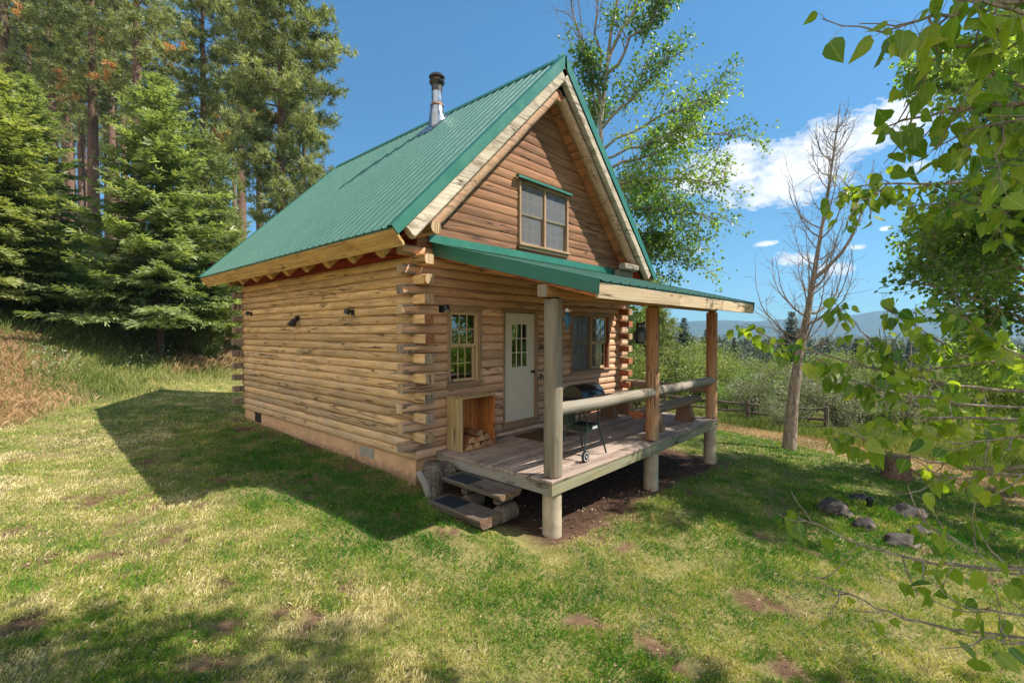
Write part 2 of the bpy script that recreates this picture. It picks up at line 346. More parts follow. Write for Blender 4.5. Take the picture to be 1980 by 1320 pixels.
def foundmat():
    m, nt, b, out = newmat('painted_foundation'); v = mapping(nt, (1, 1, 1)); n = noise(nt, v, 3, 6, .65); n2 = noise(nt, v, 9, 5, .7)
    c = mixc(nt, 1, (.60, .37, .205), ramp(nt, n, [(.3, .82), (.7, 1.15)]), 'MULTIPLY')
    t = nd(nt, 'ShaderNodeTexCoord'); sp = nd(nt, 'ShaderNodeSeparateXYZ'); lk(nt, t.outputs['Object'], sp.inputs[0])
    f = ramp(nt, math_(nt, 'ADD', math_(nt, 'MULTIPLY', sp.outputs[2], -2.2), math_(nt, 'MULTIPLY', math_(nt, 'SUBTRACT', n2, .5), 1.1)), [(.62, 0), (.95, .75)])
    c = mixc(nt, f, c, (.16, .10, .065)); lk(nt, c, b.inputs['Base Color']); b.inputs['Roughness'].default_value = .9; bump(nt, b, n2, .3, .01); return m
MT['concrete'] = foundmat()
MT['pier'] = plain('pier_concrete', (.40, .33, .24), .9, var=.22, nscale=5, bmp=.5, spec=.2)
MT['black'] = plain('black_fitting', (.012, .012, .014), .4)
MT['vent'] = plain('grey_vent', (.33, .30, .25), .7)
MT['mesh_dark'] = plain('dark_opening', (.02, .017, .015), .9)
MT['steel'] = plain('stove_pipe_steel', (.30, .33, .37), .30, .9, .35, 5)
MT['steel_dark'] = plain('sooty_pipe_steel', (.07, .065, .065), .45, .7, .3, 6)
MT['rust'] = plain('rusty_collar', (.28, .13, .07), .7, .3, .4, 12)
MT['mat_rubber'] = plain('rubber_tread_mat', (.010, .018, .028), .75, var=.3, nscale=60, bmp=.4)
MT['coir'] = plain('coir_doormat', (.10, .062, .032), .95, var=.35, nscale=80, bmp=.6, spec=.1)
MT['enamel'] = plain('black_grill_enamel', (.008, .011, .014), .16, 0, .2, 5)
MT['grill_leg'] = plain('dark_grill_tube', (.012, .028, .026), .35)
MT['wheel'] = plain('grey_plastic_wheel', (.42, .43, .44), .5)
MT['plate'] = plain('pale_label_plate', (.5, .53, .53), .4)
MT['room'] = plain('dark_room', (.10, .075, .05), .9)
def metalroof():
    m, nt, b, out = newmat('green_metal_roof')
    n = noise(nt, mapping(nt, (1, 1, 1)), 1.3, 6, .6); n2 = noise(nt, mapping(nt, (3, 14, 3)), 2.2, 5, .7)
    c = mixc(nt, n, (.050, .140, .110), (.080, .190, .152)); c = mixc(nt, ramp(nt, n2, [(.5, 0), (.8, .35)]), c, (.17, .25, .2))
    lk(nt, c, b.inputs['Base Color']); lk(nt, ramp(nt, n2, [(.3, .28), (.7, .48)]), b.inputs['Roughness'])
    b.inputs['Specular IOR Level'].default_value = .6
    bump(nt, b, n, .12, .01); return m
MT['metal'] = metalroof()
MT['metal_trim'] = plain('green_trim_metal', (.022, .142, .10), .38, 0, .1, 2.5, spec=.6)
def glassmat():
    m, nt, b, out = newmat('window_glass')
    gl = nd(nt, 'ShaderNodeBsdfGlossy', _Roughness=.015); gl.inputs[0].default_value = (.92, .97, .95, 1)
    tr = nd(nt, 'ShaderNodeBsdfTransparent'); tr.inputs[0].default_value = (.8, .85, .82, 1)
    fr = nd(nt, 'ShaderNodeFresnel', _IOR=1.9); mx = nd(nt, 'ShaderNodeMixShader')
    n = noise(nt, mapping(nt, (1, 1, 1)), 2.5, 2); bp = nd(nt, 'ShaderNodeBump', _Strength=.05, _Distance=.02); lk(nt, n, bp.inputs['Height']); lk(nt, bp.outputs[0], gl.inputs['Normal'])
    lk(nt, math_(nt, 'ADD', fr.outputs[0], .12, clamp=True), mx.inputs[0]); lk(nt, tr.outputs[0], mx.inputs[1]); lk(nt, gl.outputs[0], mx.inputs[2]); lk(nt, mx.outputs[0], out.inputs[0])
    return m
MT['glass'] = glassmat()
def screenmat():
    m, nt, b, out = newmat('insect_screen')
    b.inputs['Base Color'].default_value = (.18, .18, .19, 1); b.inputs['Roughness'].default_value = .8
    tr = nd(nt, 'ShaderNodeBsdfTransparent'); mx = nd(nt, 'ShaderNodeMixShader', _Fac=.42)
    lk(nt, tr.outputs[0], mx.inputs[1]); lk(nt, b.outputs[0], mx.inputs[2]); lk(nt, mx.outputs[0], out.inputs[0]); return m
MT['screen'] = screenmat()
def bark(name, a, bb, sc=1, zs=.25):
    m, nt, b, out = newmat(name)
    v = mapping(nt, (9*sc, 9*sc, 9*sc*zs)); n = noise(nt, v, 1.6, 7, .7, .6)
    vd = nd(nt, 'ShaderNodeVectorMath', operation='ADD'); nv = nd(nt, 'ShaderNodeTexNoise', _Scale=1.1, _Detail=4); lk(nt, v, nv.inputs['Vector']); lk(nt, v, vd.inputs[0]); lk(nt, nv.outputs[1], vd.inputs[1])
    vo = nd(nt, 'ShaderNodeTexVoronoi', _Scale=1.6, feature='DISTANCE_TO_EDGE'); lk(nt, vd.outputs[0], vo.inputs['Vector'])
    c = ramp(nt, n, [(.3, a), (.7, bb)]); c = mixc(nt, ramp(nt, vo.outputs[0], [(.0, .55), (.16, 0)]), c, (a[0]*.3, a[1]*.3, a[2]*.3))
    lk(nt, c, b.inputs['Base Color']); b.inputs['Roughness'].default_value = .95; b.inputs['Specular IOR Level'].default_value = .1
    bump(nt, b, math_(nt, 'ADD', n, math_(nt, 'MULTIPLY', vo.outputs[0], 1.5)), .8, .03); return m
MT['bark_pine'] = bark('pine_bark', (.14, .085, .062), (.30, .20, .155))
MT['bark_fir'] = bark('fir_bark', (.08, .055, .04), (.15, .11, .085))
MT['bark_cot'] = bark('cottonwood_bark', (.27, .22, .17), (.42, .36, .29))
MT['bark_dead'] = bark('dead_tree_bark', (.26, .195, .16), (.47, .385, .32), .8)
MT['twig'] = bark('twig_bark', (.16, .10, .07), (.26, .18, .13), 3)
MT['stump'] = bark('stump_bark', (.12, .075, .055), (.30, .20, .15), 1.4)
MT['lf_fir'] = leafmat('fir_needles', [(0, (.14, .19, .085)), (.5, (.27, .33, .145)), (1, (.46, .51, .27))], .42)
MT['lf_fir_y'] = leafmat('yellow_fir_needles', [(0, (.16, .20, .08)), (.5, (.30, .34, .13)), (1, (.49, .51, .24))], .42)
MT['lf_pine'] = leafmat('pine_needles', [(0, (.13, .155, .07)), (.5, (.29, .325, .15)), (.93, (.47, .49, .25)), (1, (.60, .32, .16))], .4, rough=.45)
MT['lf_pine_y'] = leafmat('young_pine_needles', [(0, (.13, .17, .05)), (1, (.34, .38, .13))], .3)
MT['lf_cot'] = leafmat('cottonwood_leaves', [(0, (.07, .14, .03)), (.5, (.17, .27, .05)), (1, (.34, .42, .10))], .5, .35, .5, (1.6, 1.7, .6))
MT['lf_cot2'] = leafmat('tall_cottonwood_leaves', [(0, (.06, .13, .03)), (.5, (.16, .26, .05)), (1, (.33, .42, .11))], .5, .35, .5, (1.4, 1.5, .55))
MT['lf_near'] = leafmat('near_cottonwood_leaves', [(0, (.06, .16, .03)), (.5, (.20, .31, .03)), (1, (.42, .48, .06))], .55, .38, .5, (1.6, 1.6, .5))
def veined(m):
    nt = m.node_tree; pb = [n for n in nt.nodes if n.type == 'BSDF_PRINCIPLED'][0]; src = pb.inputs['Base Color'].links[0].from_socket
    a = nt.nodes.new('ShaderNodeAttribute'); a.attribute_name = 'leafxy'; s = nd(nt, 'ShaderNodeSeparateXYZ'); lk(nt, a.outputs['Vector'], s.inputs[0])
    ax_ = math_(nt, 'ABSOLUTE', s.outputs[0]); mid = ramp(nt, ax_, [(.012, 1), (.035, 0)])
    sv = math_(nt, 'ABSOLUTE', math_(nt, 'SINE', math_(nt, 'MULTIPLY', math_(nt, 'SUBTRACT', s.outputs[1], math_(nt, 'MULTIPLY', ax_, .75)), 21.)))
    v = math_(nt, 'MAXIMUM', mid, math_(nt, 'MULTIPLY', ramp(nt, sv, [(.05, 1), (.22, 0)]), .5))
    nn = noise(nt, mapping(nt, (1, 1, 1)), 55, 4); c = mixc(nt, math_(nt, 'MULTIPLY', v, .6), src, (.40, .46, .16)); c = mixc(nt, ramp(nt, nn, [(.60, 0), (.72, .6)]), c, (.16, .13, .04))
    lk(nt, c, pb.inputs['Base Color'])
    for n in nt.nodes:
        if n.type == 'MIX' and n.blend_type == 'MULTIPLY': lk(nt, c, n.inputs[6])
MT['lf_shrub'] = leafmat('shrub_leaves', [(0, (.08, .12, .035)), (.5, (.16, .21, .07)), (1, (.28, .33, .14))], .35)
MT['lf_olive'] = leafmat('grey_olive_leaves', [(0, (.09, .105, .06)), (.5, (.20, .22, .13)), (1, (.38, .38, .27))], .25)
MT['lf_willow'] = leafmat('willow_leaves', [(0, (.10, .14, .035)), (.5, (.20, .25, .06)), (1, (.32, .36, .11))], .35)
MT['lf_dark'] = leafmat('far_conifer_needles', [(0, (.045, .065, .035)), (1, (.13, .155, .08))], .15)
MT['bark_petiole'] = plain('pale_petiole', (.30, .26, .08), .5)
# ================================================================== the cabin
rng = np.random.default_rng(7); random.seed(7)
WX, LY = 6.30, 7.50                   # outer width (gable side) and length (eave side)
RX, RZ = 3.14, 7.23                   # ridge
EX, EZ = -.76, 3.32                   # eave edge of the metal
SL = (RZ-EZ)/(RX-EX)
YF, YB = -.56, 8.34                   # roof ends
CH = .151                             # log course
ZC = .059                             # a course joint
cabin = empty('log_cabin', (0, 0, 0), 'small log cabin with a steep green metal roof and a covered porch', 'cabin')
def part(mb, name, mat, parent=None, **k): return mb.build(name, mat, cabin if parent is None else parent, **k)
LOGP = [(0, .002), (.018, .010), (.036, .036), (.043, .075), (.037, .113), (.020, .141), (0, .149)]
def log_prof(h=CH, bulge=1., back=.12):
    return [(-back, .002)]+[(a*bulge, b*h/CH) for a, b in LOGP]+[(-back, h-.002)]
def holes(z0, z1, ops):
    """free stretches of a course between openings; ops = (a0,a1,z0,z1)"""
    return [(o[0], o[1]) for o in ops if o[2] < z1-.03 and o[3] > z0+.03]
def segs(a0, a1, hs):
    cur = a0; out = []
    for h0, h1 in sorted(hs):
        if h0 > cur: out.append((cur, h0))
        cur = max(cur, h1)
    if cur < a1: out.append((cur, a1))
    return out
def wall_logs(mb, axis, face, sign, a0, a1, z0, n, ops=(), ext=None, h=CH, jit=.004, butt=.5, mcap=1, bulge=1., clip=None):
    for i in range(n):
        zb = z0+i*h; zt = zb+h; L0, L1 = a0, a1
        if ext: L0, L1 = ext(i, zb)
        if clip: L0, L1 = clip(zb, zt)
        if L1-L0 < .1: continue
        for s0, s1 in segs(L0, L1, holes(zb, zt, ops)):
            cuts = [s0]
            if butt and s1-s0 > 3 and rng.random() < butt: cuts.append(s0+(s1-s0)*rng.uniform(.25, .75))
            cuts.append(s1)
            for c0, c1 in zip(cuts[:-1], cuts[1:]):
                if c1 < s1: c1 -= .004
                o = face + sign*rng.uniform(-jit, jit); t = rng.random(); q = log_prof(h, bulge)
                k = 1.0
                if axis == 0: mb.extr(q, (c0, o, zb), (c1, o, zb), (0, sign, 0), (0, 0, 1), t, 0, mcap)
                else: mb.extr(q, (o, c0, zb), (o, c1, zb), (sign, 0, 0), (0, 0, 1), t, 0, mcap)
# course k occupies ZC+k*CH ; front-wall logs run out through the corner on even k
def even(zb): return int(round((zb-ZC)/CH)) % 2 == 0
NC = 21                                # up to z = 3.23
# ---- front wall (faces -y)
DOOR = (1.93, 2.92, .205, 2.31); WIN1 = (.66, 1.31, 1.06, 2.24); WIN2 = (4.10, 5.62, 1.03, 2.34)
ops_f = [DOOR, (.60, 1.37, 1.0, 2.30), (4.06, 5.66, .99, 2.33)]
mb = MB()
wall_logs(mb, 0, 0, -1, 0, WX, ZC-CH, 1, ops_f, butt=0)
def ext_f(i, zb):
    if even(zb): return -.25+rng.uniform(-.02, .02), WX+.28+rng.uniform(-.02, .02)
    return .02, WX-.02
wall_logs(mb, 0, 0, -1, 0, WX, ZC, NC, ops_f, ext_f, butt=.15)
mb.f = [f for f in mb.f]
for zb in [ZC+CH*k for k in range(0, NC, 2)]:       # square off the stubs that pass the corner
    for xa, xb in ((-.245, -.01), (WX+.01, WX+.27)):
        mb.box((xa, -.035, zb+.004), (xb, .135, zb+CH-.004), rng.random(), 2, .014, 2)
part(mb, 'log_wall', [MT['front_log'], MT['end_pale'], MT['end_grey']])
# ---- left side wall (faces -x)
mb = MB(); wall_logs(mb, 1, 0, -1, -.005, LY+.005, ZC-CH, 2, butt=.6)
def ext_s(i, zb):
    if not even(zb): return -.30+rng.uniform(-.02, .02), LY+.0+rng.uniform(-.01, .0)
    return .0, LY
wall_logs(mb, 1, 0, -1, 0, LY, ZC+CH, NC-2, (), ext_s, butt=.6)
for k in range(1, NC, 2):
    zb = ZC+CH*k
    mb.box((-.045, -.31+rng.uniform(-.01, .02), zb+.004), (.125, -.01, zb+CH-.004), rng.random(), 0, .014, 2 if k > 9 else 3)
part(mb, 'log_wall', [MT['side_log'], MT['end_pale'], MT['end_front'], MT['end_grey']])
# ---- right and back walls
mb = MB(); wall_logs(mb, 1, WX, 1, 0, LY, ZC-CH, 1)
wall_logs(mb, 1, WX, 1, 0, LY, ZC, NC+2, (), lambda i, zb: (-.30, LY+.25) if not even(zb) else (0, LY), mcap=1)
for k in range(1, NC, 2):
    zb = ZC+CH*k
    mb.box((WX-.155, -.31+rng.uniform(-.01, .02), zb+.004), (WX+.03, -.01, zb+CH-.004), rng.random(), 2, .014)
part(mb, 'log_wall', [MT['side_log'], MT['end_pale'], MT['end_front']])
mb = MB(); wall_logs(mb, 0, LY, 1, 0, WX, ZC-CH, 1)
wall_logs(mb, 0, LY, 1, 0, WX, ZC, NC, (), lambda i, zb: (-.25, WX+.25) if even(zb) else (.02, WX-.02), mcap=1)
for zb in [ZC+CH*k for k in range(0, NC, 2)]:
    mb.box((-.26+rng.uniform(-.01, .01), LY-.14, zb+.004), (-.01, LY+.03, zb+CH-.004), rng.random(), 2, .014)
part(mb, 'log_wall', [MT['front_log'], MT['end_pale'], MT['end_grey']])
# ---- gable walls: wider half-log siding
GH = .168
def gclip(zb, zt):
    xl = (zt+.10-(EZ-EX*SL))/SL
    return max(.02, xl), min(WX-.02, 2*RX-xl)
ZG = ZC+NC*CH
GW = (2.37, 3.95, 3.56, 4.83)
mb = MB(); wall_logs(mb, 0, -.005, -1, 0, WX, ZG, 22, [(GW[0]-.01, GW[1]+.01, GW[2]-.01, GW[3]+.01)], None, GH, .003, .45, 0, .45, gclip)
part(mb, 'gable_wall', [MT['gable_log'], MT['end_pale']])
mb = MB(); wall_logs(mb, 0, LY+.005, 1, 0, WX, ZG, 22, (), None, GH, .003, .4, 0, .85, gclip)
part(mb, 'gable_wall', [MT['gable_log'], MT['end_pale']])
# ---- foundation
mb = MB()
for lo, hi in (((.02, .03, -1.3), (.2, LY-.03, -.098)), ((.2, .03, -1.3), (WX-.2, .2, -.098)), ((WX-.2, .03, -1.5), (WX-.02, LY-.03, -.098)), ((.2, LY-.2, -1.3), (WX-.2, LY-.03, -.098))):
    mb.box(lo, hi, .5, 0, .002)
fnd = part(mb, 'foundation', MT['concrete'])
mb = MB(); mb.box((.008, 1.22, -.30), (.019, 1.70, -.125), .5, 0, .002)
for k in range(5): mb.box((.001, 1.25, -.285+k*.032), (.009, 1.67, -.270+k*.032), .5, 0, .001)
part(mb, 'vent', MT['vent'], fnd)
mb = MB(); mb.box((.012, 6.36, -.34), (.019, 6.76, -.12), .5, 0, .001); mb.box((.004, 6.34, -.125), (.018, 6.78, -.105), .5, 0, .001)
part(mb, 'vent', MT['mesh_dark'], fnd)
# ---- interior: floor and ceiling so that the glass looks into a dim room
mb = MB(); mb.box((.2, .2, -.06), (WX-.2, LY-.2, -.01)); mb.box((.2, .2, 3.02), (WX-.2, LY-.2, 3.1)); mb.box((.14, .13, -.0), (.17, LY-.14, 3.0)); mb.box((.2, LY-.2, 0), (WX-.2, LY-.17, 3))
mb.box((WX-.17, .13, 0), (WX-.14, LY-.14, 3.0)); mb.box((2.2, 3.0, 3.3), (4.2, 3.03, 6.0))
part(mb, 'interior_lining', MT['room'])
# ---- main roof
def roofprof(y0, y1):
    P = []; y = y0; pitch = .229
    while y < y1-.001:
        for dy, dz in ((0, .019), (.022, .019), (.036, 0), (.095, 0), (.100, .005), (.118, .005), (.123, 0), (.165, 0), (.170, .005), (.188, .005), (.193, 0), (.215, 0)):
            if y+dy < y1: P.append((y+dy, dz))
        y += pitch
    P.append((y1, .0)); return P
def slope_pt(s, y, h, side):      # s distance along x from the eave, h height above roof plane (perpendicular)
    x = EX+s; z = EZ+s*SL; n = (-SL, 1); L = math.hypot(*n)
    x += n[0]/L*h; z += n[1]/L*h
    return (x if side < 0 else 2*RX-x, y, z)
roofs = []
for side in (-1, 1):
    mb = MB(); P = roofprof(YF+.02, YB); V = []
    smax = RX-EX
    stations = [0, .9, 1.8, 2.7, smax-.01]
    for s in stations:
        V += [slope_pt(s, y, dz, side) for y, dz in P]
    n = len(P); F = []
    for a in range(len(stations)-1):
        for j in range(n-1):
            q = (a*n+j, a*n+j+1, (a+1)*n+j+1, (a+1)*n+j); F.append(q if side < 0 else q[::-1])
    mb.add(V, F, .5)
    b0 = [slope_pt(0.005, YF+.03, -.012, side), slope_pt(smax, YF+.03, -.012, side), slope_pt(smax, YB, -.012, side), slope_pt(.005, YB, -.012, side)]
    b1 = [slope_pt(0.005, YF+.03, -.035, side), slope_pt(smax-.03, YF+.03, -.035, side), slope_pt(smax-.03, YB, -.035, side), slope_pt(.005, YB, -.035, side)]
    mb.add(b0+b1, [(0, 1, 2, 3), (7, 6, 5, 4), (0, 4, 5, 1), (1, 5, 6, 2), (2, 6, 7, 3), (3, 7, 4, 0)], .5, 0)
    # screw heads in rows
    for s in (.12, 1.0, 1.9, 2.8, 3.6):
        for k in range(39):
            y = YF+.02+.06+k*.229
            if y < YB-.05:
                c = np.array(slope_pt(s, y, .006, side)); mb.box(c-.008, c+.008, .5, 1, .002)
    roof = part(mb, 'roof', [MT['metal'], MT['vent']]); roofs.append(roof)
    # green rake trim at the two gable ends
    for y0, y1 in ((YF-.012, YF+.12), (YB-.12, YB+.012)):
        mb = MB(); yo = y0 if y0 < 3 else y1; yi = y1 if y0 < 3 else y0
        A = [slope_pt(-.01, yo, .028, side), slope_pt(smax+.0, yo, .028, side), slope_pt(smax+.0, yi, .028, side), slope_pt(-.01, yi, .028, side)]
        B = [slope_pt(.02, yo, -.13, side), slope_pt(smax-.13, yo, -.13, side)]
        lo = -.17
        Bq = [slope_pt(-.01, yo, -.12, side), slope_pt(smax-.15, yo, -.15, side)]
        V = A+Bq; dy = .006 if y0 < 3 else -.006
        V2 = [(p[0], p[1]+dy, p[2]) for p in (A[0], A[1], Bq[1], Bq[0])]
        mb.add(V, [(0, 1, 2, 3), (0, 4, 5, 1)], .5); mb.add(V2, [(0, 1, 2, 3)], .5)
        mb.add([slope_pt(-.01, yi, .028, side), slope_pt(smax, yi, .028, side), slope_pt(smax, yi, .003, side), slope_pt(-.01, yi, .003, side)], [(0, 1, 2, 3)], .5)
        part(mb, 'rake_trim', MT['metal_trim'], roof)
mb = MB()
for side in (-1, 1):
    V = [slope_pt(smax, YF-.012, .034, side), slope_pt(smax, YB+.012, .034, side), slope_pt(smax-.14, YB+.012, .03, side), slope_pt(smax-.14, YF-.012, .03, side), slope_pt(smax-.14, YB+.012, .004, side), slope_pt(smax-.14, YF-.012, .004, side)]
    mb.add(V, [(0, 1, 2, 3), (3, 2, 4, 5)], .5)
part(mb, 'ridge_cap', MT['metal_trim'], roofs[0])
# fascia boards on the eaves, perpendicular to the slope
for side in (-1, 1):
    mb = MB(); L = .275
    for (ya, yb) in ((YF+.03, 3.3), (3.303, YB)):
        p = [(EX+.02, EZ-.03), (EX+.02+.62*L, EZ-.03-.72*L), (EX+.02+.62*L+.026, EZ-.03-.72*L+.024), (EX+.046, EZ-.006)]
        if side > 0: p = [(2*RX-a, b) for a, b in p]
        V = [(a, ya, b) for a, b in p]+[(a, yb, b) for a, b in p]
        mb.add(V, [(0, 1, 2, 3)[::-1], (4, 5, 6, 7), (0, 4, 5, 1), (1, 5, 6, 2), (2, 6, 7, 3), (3, 7, 4, 0)], rng.random())
    part(mb, 'fascia_board', MT['fascia'])
# soffit boards: maroon at the eaves, planks across under the front overhang
for side in (-1, 1):
    mb = MB(); V = [slope_pt(.0, YF+.25, -.27, side), slope_pt(1.2, YF+.25, -.27, side), slope_pt(1.2, YB-.1, -.27, side), slope_pt(.0, YB-.1, -.27, side)]
    V += [slope_pt(.0, YF+.25, -.24, side), slope_pt(1.2, YF+.25, -.24, side), slope_pt(1.2, YB-.1, -.24, side), slope_pt(.0, YB-.1, -.24, side)]
    mb.add(V, [(0, 1, 2, 3), (7, 6, 5, 4), (0, 4, 5, 1), (1, 5, 6, 2), (2, 6, 7, 3), (3, 7, 4, 0)], .5)
    part(mb, 'soffit', MT['maroon'])
    for (ya, yb) in ((YF+.16, .03), (LY-.03, YB-.12)):
        s = .42; mb = MB()
        while s < smax-.40:
            t = rng.random(); e = s+.135
            V = [slope_pt(s, ya, -.40, side), slope_pt(e-.006, ya, -.40, side), slope_pt(e-.006, yb, -.40, side), slope_pt(s, yb, -.40, side)]
            V += [slope_pt(s, ya, -.375, side), slope_pt(e-.006, ya, -.375, side), slope_pt(e-.006, yb, -.375, side), slope_pt(s, yb, -.375, side)]
            mb.add(V, [(0, 1, 2, 3), (7, 6, 5, 4), (0, 4, 5, 1), (1, 5, 6, 2), (2, 6, 7, 3), (3, 7, 4, 0)], t); s = e
        part(mb, 'soffit', MT['soffit'])
# rake logs: outer pale squared log under the trim, inner log below it
def slope_beam(mb, s0, s1, y, h, r, side, mi=0, n=12, sq=0, rough=.04, tone=.5):
    pts = [slope_pt(s0+(s1-s0)*k/8, y+.004*math.sin(k*1.7), h+.004*math.cos(k*2.1), side) for k in range(9)]
    if sq: mb.beam(pts[0], pts[-1], sq, r*2, (0, 0, 1), tone, mi, .03)
    else: mb.tube(pts, r, n, tone, mi, None, True, rough, rng)
for side in (-1, 1):
    mb = MB()
    V = []
    for s0, s1, ya in ((.13, 1.02, YF+.001), (1.024, smax-.2, YF+.004)):
        pts0, pts1 = slope_pt(s0, ya+.07, -.235, side), slope_pt(s1, ya+.07, -.235, side)
        mb.beam(pts0, pts1, .13, .205, (0, 0, 1), rng.random(), 0, .025)
    pts0, pts1 = slope_pt(smax-.21, YF+.075, -.235, side), slope_pt(smax-.10, YF+.075, -.235, side)
    mb.beam(pts0, pts1, .12, .20, (0, 0, 1), .4, 0, .02)
    part(mb, 'rake_board', MT['rake_pale'])
    mb = MB(); slope_beam(mb, .42, smax-.42, YF+.20, -.43, .105, side, tone=.6); part(mb, 'rake_log', MT['rake_log'], smooth=True)
    mb = MB(); slope_beam(mb, .42, smax-.42, YB-.16, -.43, .105, side); part(mb, 'rake_log', MT['rake_log'], smooth=True)
# ridge log and purlin/plate ends
mb = MB(); mb.tube([(RX, y, 6.52) for y in (-.42, -.1, .1)], .11, 12, .5, 0, 1, rough=.04, rng=rng); part(mb, 'ridge_log', [MT['rafter_y'], MT['end_front']], smooth=True)
mb = MB(); mb.tube([(RX, y, 6.52) for y in (LY-.1, LY+.3, YB-.2)], .11, 12, .5, 0, 1); part(mb, 'ridge_log', [MT['rafter_y'], MT['end_front']], smooth=True)
mb = MB(); mb.tube([(.02, -.50, 3.44), (.02, -.3, 3.44), (.03, .02, 3.44)], .095, 10, .4, 0, 1, rough=.05, rng=rng); part(mb, 'plate_log', [MT['rafter_y'], MT['end_pale']], smooth=True)
mb = MB(); mb.box((WX-.70, -.50, 3.39), (WX-.03, -.33, 3.53), .5, 0, .02); part(mb, 'plate_log', [MT['rail']]); mb = MB(); mb.box((WX-.66, -.32, 3.23), (WX-.06, -.2, 3.385), .2, 0, .02)
part(mb, 'plate_log', [MT['rail']])
# rafter tails
for k in range(12):
    y = .32+k*.86 if k < 9 else None
    if y is None: continue
    for side in (-1, 1):
        mb = MB(); slope_beam(mb, .06, 1.05, y, -.40, .095, side, rough=.03, tone=rng.random()); part(mb, 'rafter', MT['rafter'], smooth=True)
for xa, xb in ((.0, .03), (WX-.03, WX)):
    mb = MB(); mb.box((xa, .02, 3.082), (xb, LY-.02, 3.72), .5, 0, .002); part(mb, 'blocking_board', MT['maroon'])
# stove pipe
cx, cy = 2.80, 2.95
mb = MB(); zr = EZ+(cx-EX)*SL
mb.lathe([(.20, zr-.28), (.19, 6.98), (.15, 7.25), (.145, 7.27)], (cx, cy, 0), 24, .5, 0)
mb.lathe([(.128, 7.26), (.128, 7.60)], (cx, cy, 0), 24, .5, 1)
mb.lathe([(.129, 7.598), (.128, 7.78)], (cx, cy, 0), 24, .5, 2)
chim = part(mb, 'stove_pipe', [MT['steel'], MT['steel'], MT['steel_dark']], smooth=True)
mb = MB(); mb.lathe([(.13, 7.262), (.165, 7.265), (.145, 7.315), (.13, 7.32)], (cx, cy, 0), 24); part(mb, 'storm_collar', MT['rust'], chim, smooth=True)
mb = MB(); mb.lathe([(.125, 7.74), (.175, 7.80), (.185, 7.835), (.175, 7.845), (.12, 7.83)], (cx, cy, 0), 24)
for k in range(6):
    a = k*math.pi/3; mb.box((cx+.155*math.cos(a)-.012, cy+.155*math.sin(a)-.012, 7.835), (cx+.155*math.cos(a)+.012, cy+.155*math.sin(a)+.012, 7.935))
mb.lathe([(.12, 7.83), (.12, 7.93)], (cx, cy, 0), 18, .5, 1)
mb.lathe([(.14, 7.93), (.185, 7.925), (.19, 7.96), (.155, 8.0), (.05, 8.02), (.002, 8.022)], (cx, cy, 0), 24); part(mb, 'pipe_cap', [MT['steel_dark'], MT['rust']], chim, smooth=True)
# flashing plate round the pipe foot
mb = MB(); sc_ = cx-EX
V = [slope_pt(sc_-.42, cy-.33, .024, -1), slope_pt(sc_+.26, cy-.33, .024, -1), slope_pt(sc_+.26, cy+.33, .024, -1), slope_pt(sc_-.42, cy+.33, .024, -1)]
mb.add(V, [(0, 1, 2, 3)[::-1]], .5); part(mb, 'pipe_flashing', MT['steel'], chim)
# ---- windows
def sash(win, x0, x1, z0, z1, y, mat, cols=3, rows=2, w=.045, mw=.016, screen=False):
    """double hung half: stiles + rails + bars, with its pane"""
    mb = MB(); mb.box((x0, y, z0), (x0+w, y+.03, z1), .5); mb.box((x1-w, y, z0), (x1, y+.03, z1), .5)
    mb.box((x0+w, y+.001, z0), (x1-w, y+.029, z0+w), .6); mb.box((x0+w, y+.001, z1-w), (x1-w, y+.029, z1), .6)
    a0, a1, b0, b1 = x0+w, x1-w, z0+w, z1-w
    for k in range(1, cols): xx = a0+(a1-a0)*k/cols; mb.box((xx-mw/2, y+.006, b0), (xx+mw/2, y+.024, b1), .7)
    for k in range(1, rows): zz = b0+(b1-b0)*k/rows; mb.box((a0, y+.008, zz-mw/2), (a1, y+.022, zz+mw/2), .7)
    s_ = mb.build('sash', mat, win)
    mb = MB(); mb.box((a0, y+.013, b0), (a1, y+.017, b1), .5, 0, 0); mb.build('pane', MT['glass'], win)
    if screen:
        mb = MB(); mb.box((x0+.01, y-.012, z0+.01), (x1-.01, y-.009, z1-.01), .5, 0, 0); mb.build('screen', MT['screen'], win)
def window_frame(x0, x1, z0, z1, mats, sill=True, tw=.06, name='window'):
    # outer trim laid on the logs, jamb lining inside, projecting sill: one mesh
    mb = MB()
    mb.box((x0-tw, -.060, z0), (x0, .06, z1), .4, 0); mb.box((x1, -.060, z0), (x1+tw, .06, z1), .6, 0)
    mb.box((x0-tw-.004, -.062, z1), (x1+tw+.004, .06, z1+tw+.01), .5, 1)
    mb.box((x0-tw-.02, -.095, z0-.045), (x1+tw+.02, .06, z0), .4, 1, .008)
    mb.box((x0-tw, -.058, z0-.10), (x1+tw, -.03, z0-.046), .7, 1)
    o = mb.build(name, mats, cabin); return o
w1 = window_frame(.66, 1.31, 1.06, 2.262, [MT['trim'], MT['trim_h']])
for q in (((.66, -.02, 1.06), (.685, .05, 2.262)), ((1.285, -.02, 1.06), (1.31, .05, 2.262)), ((.686, -.02, 2.235), (1.284, .05, 2.262))):
    mb = MB(); mb.box(*q); mb.build('jamb', MT['sash'], w1)
sash(w1, .685, 1.285, 1.66, 2.235, -.012, MT['sash']); sash(w1, .685, 1.265, 1.065, 1.685, .02, MT['sash'], w=.05)
w2 = window_frame(4.12, 5.60, 1.05, 2.262, [MT['trim'], MT['trim_h']])
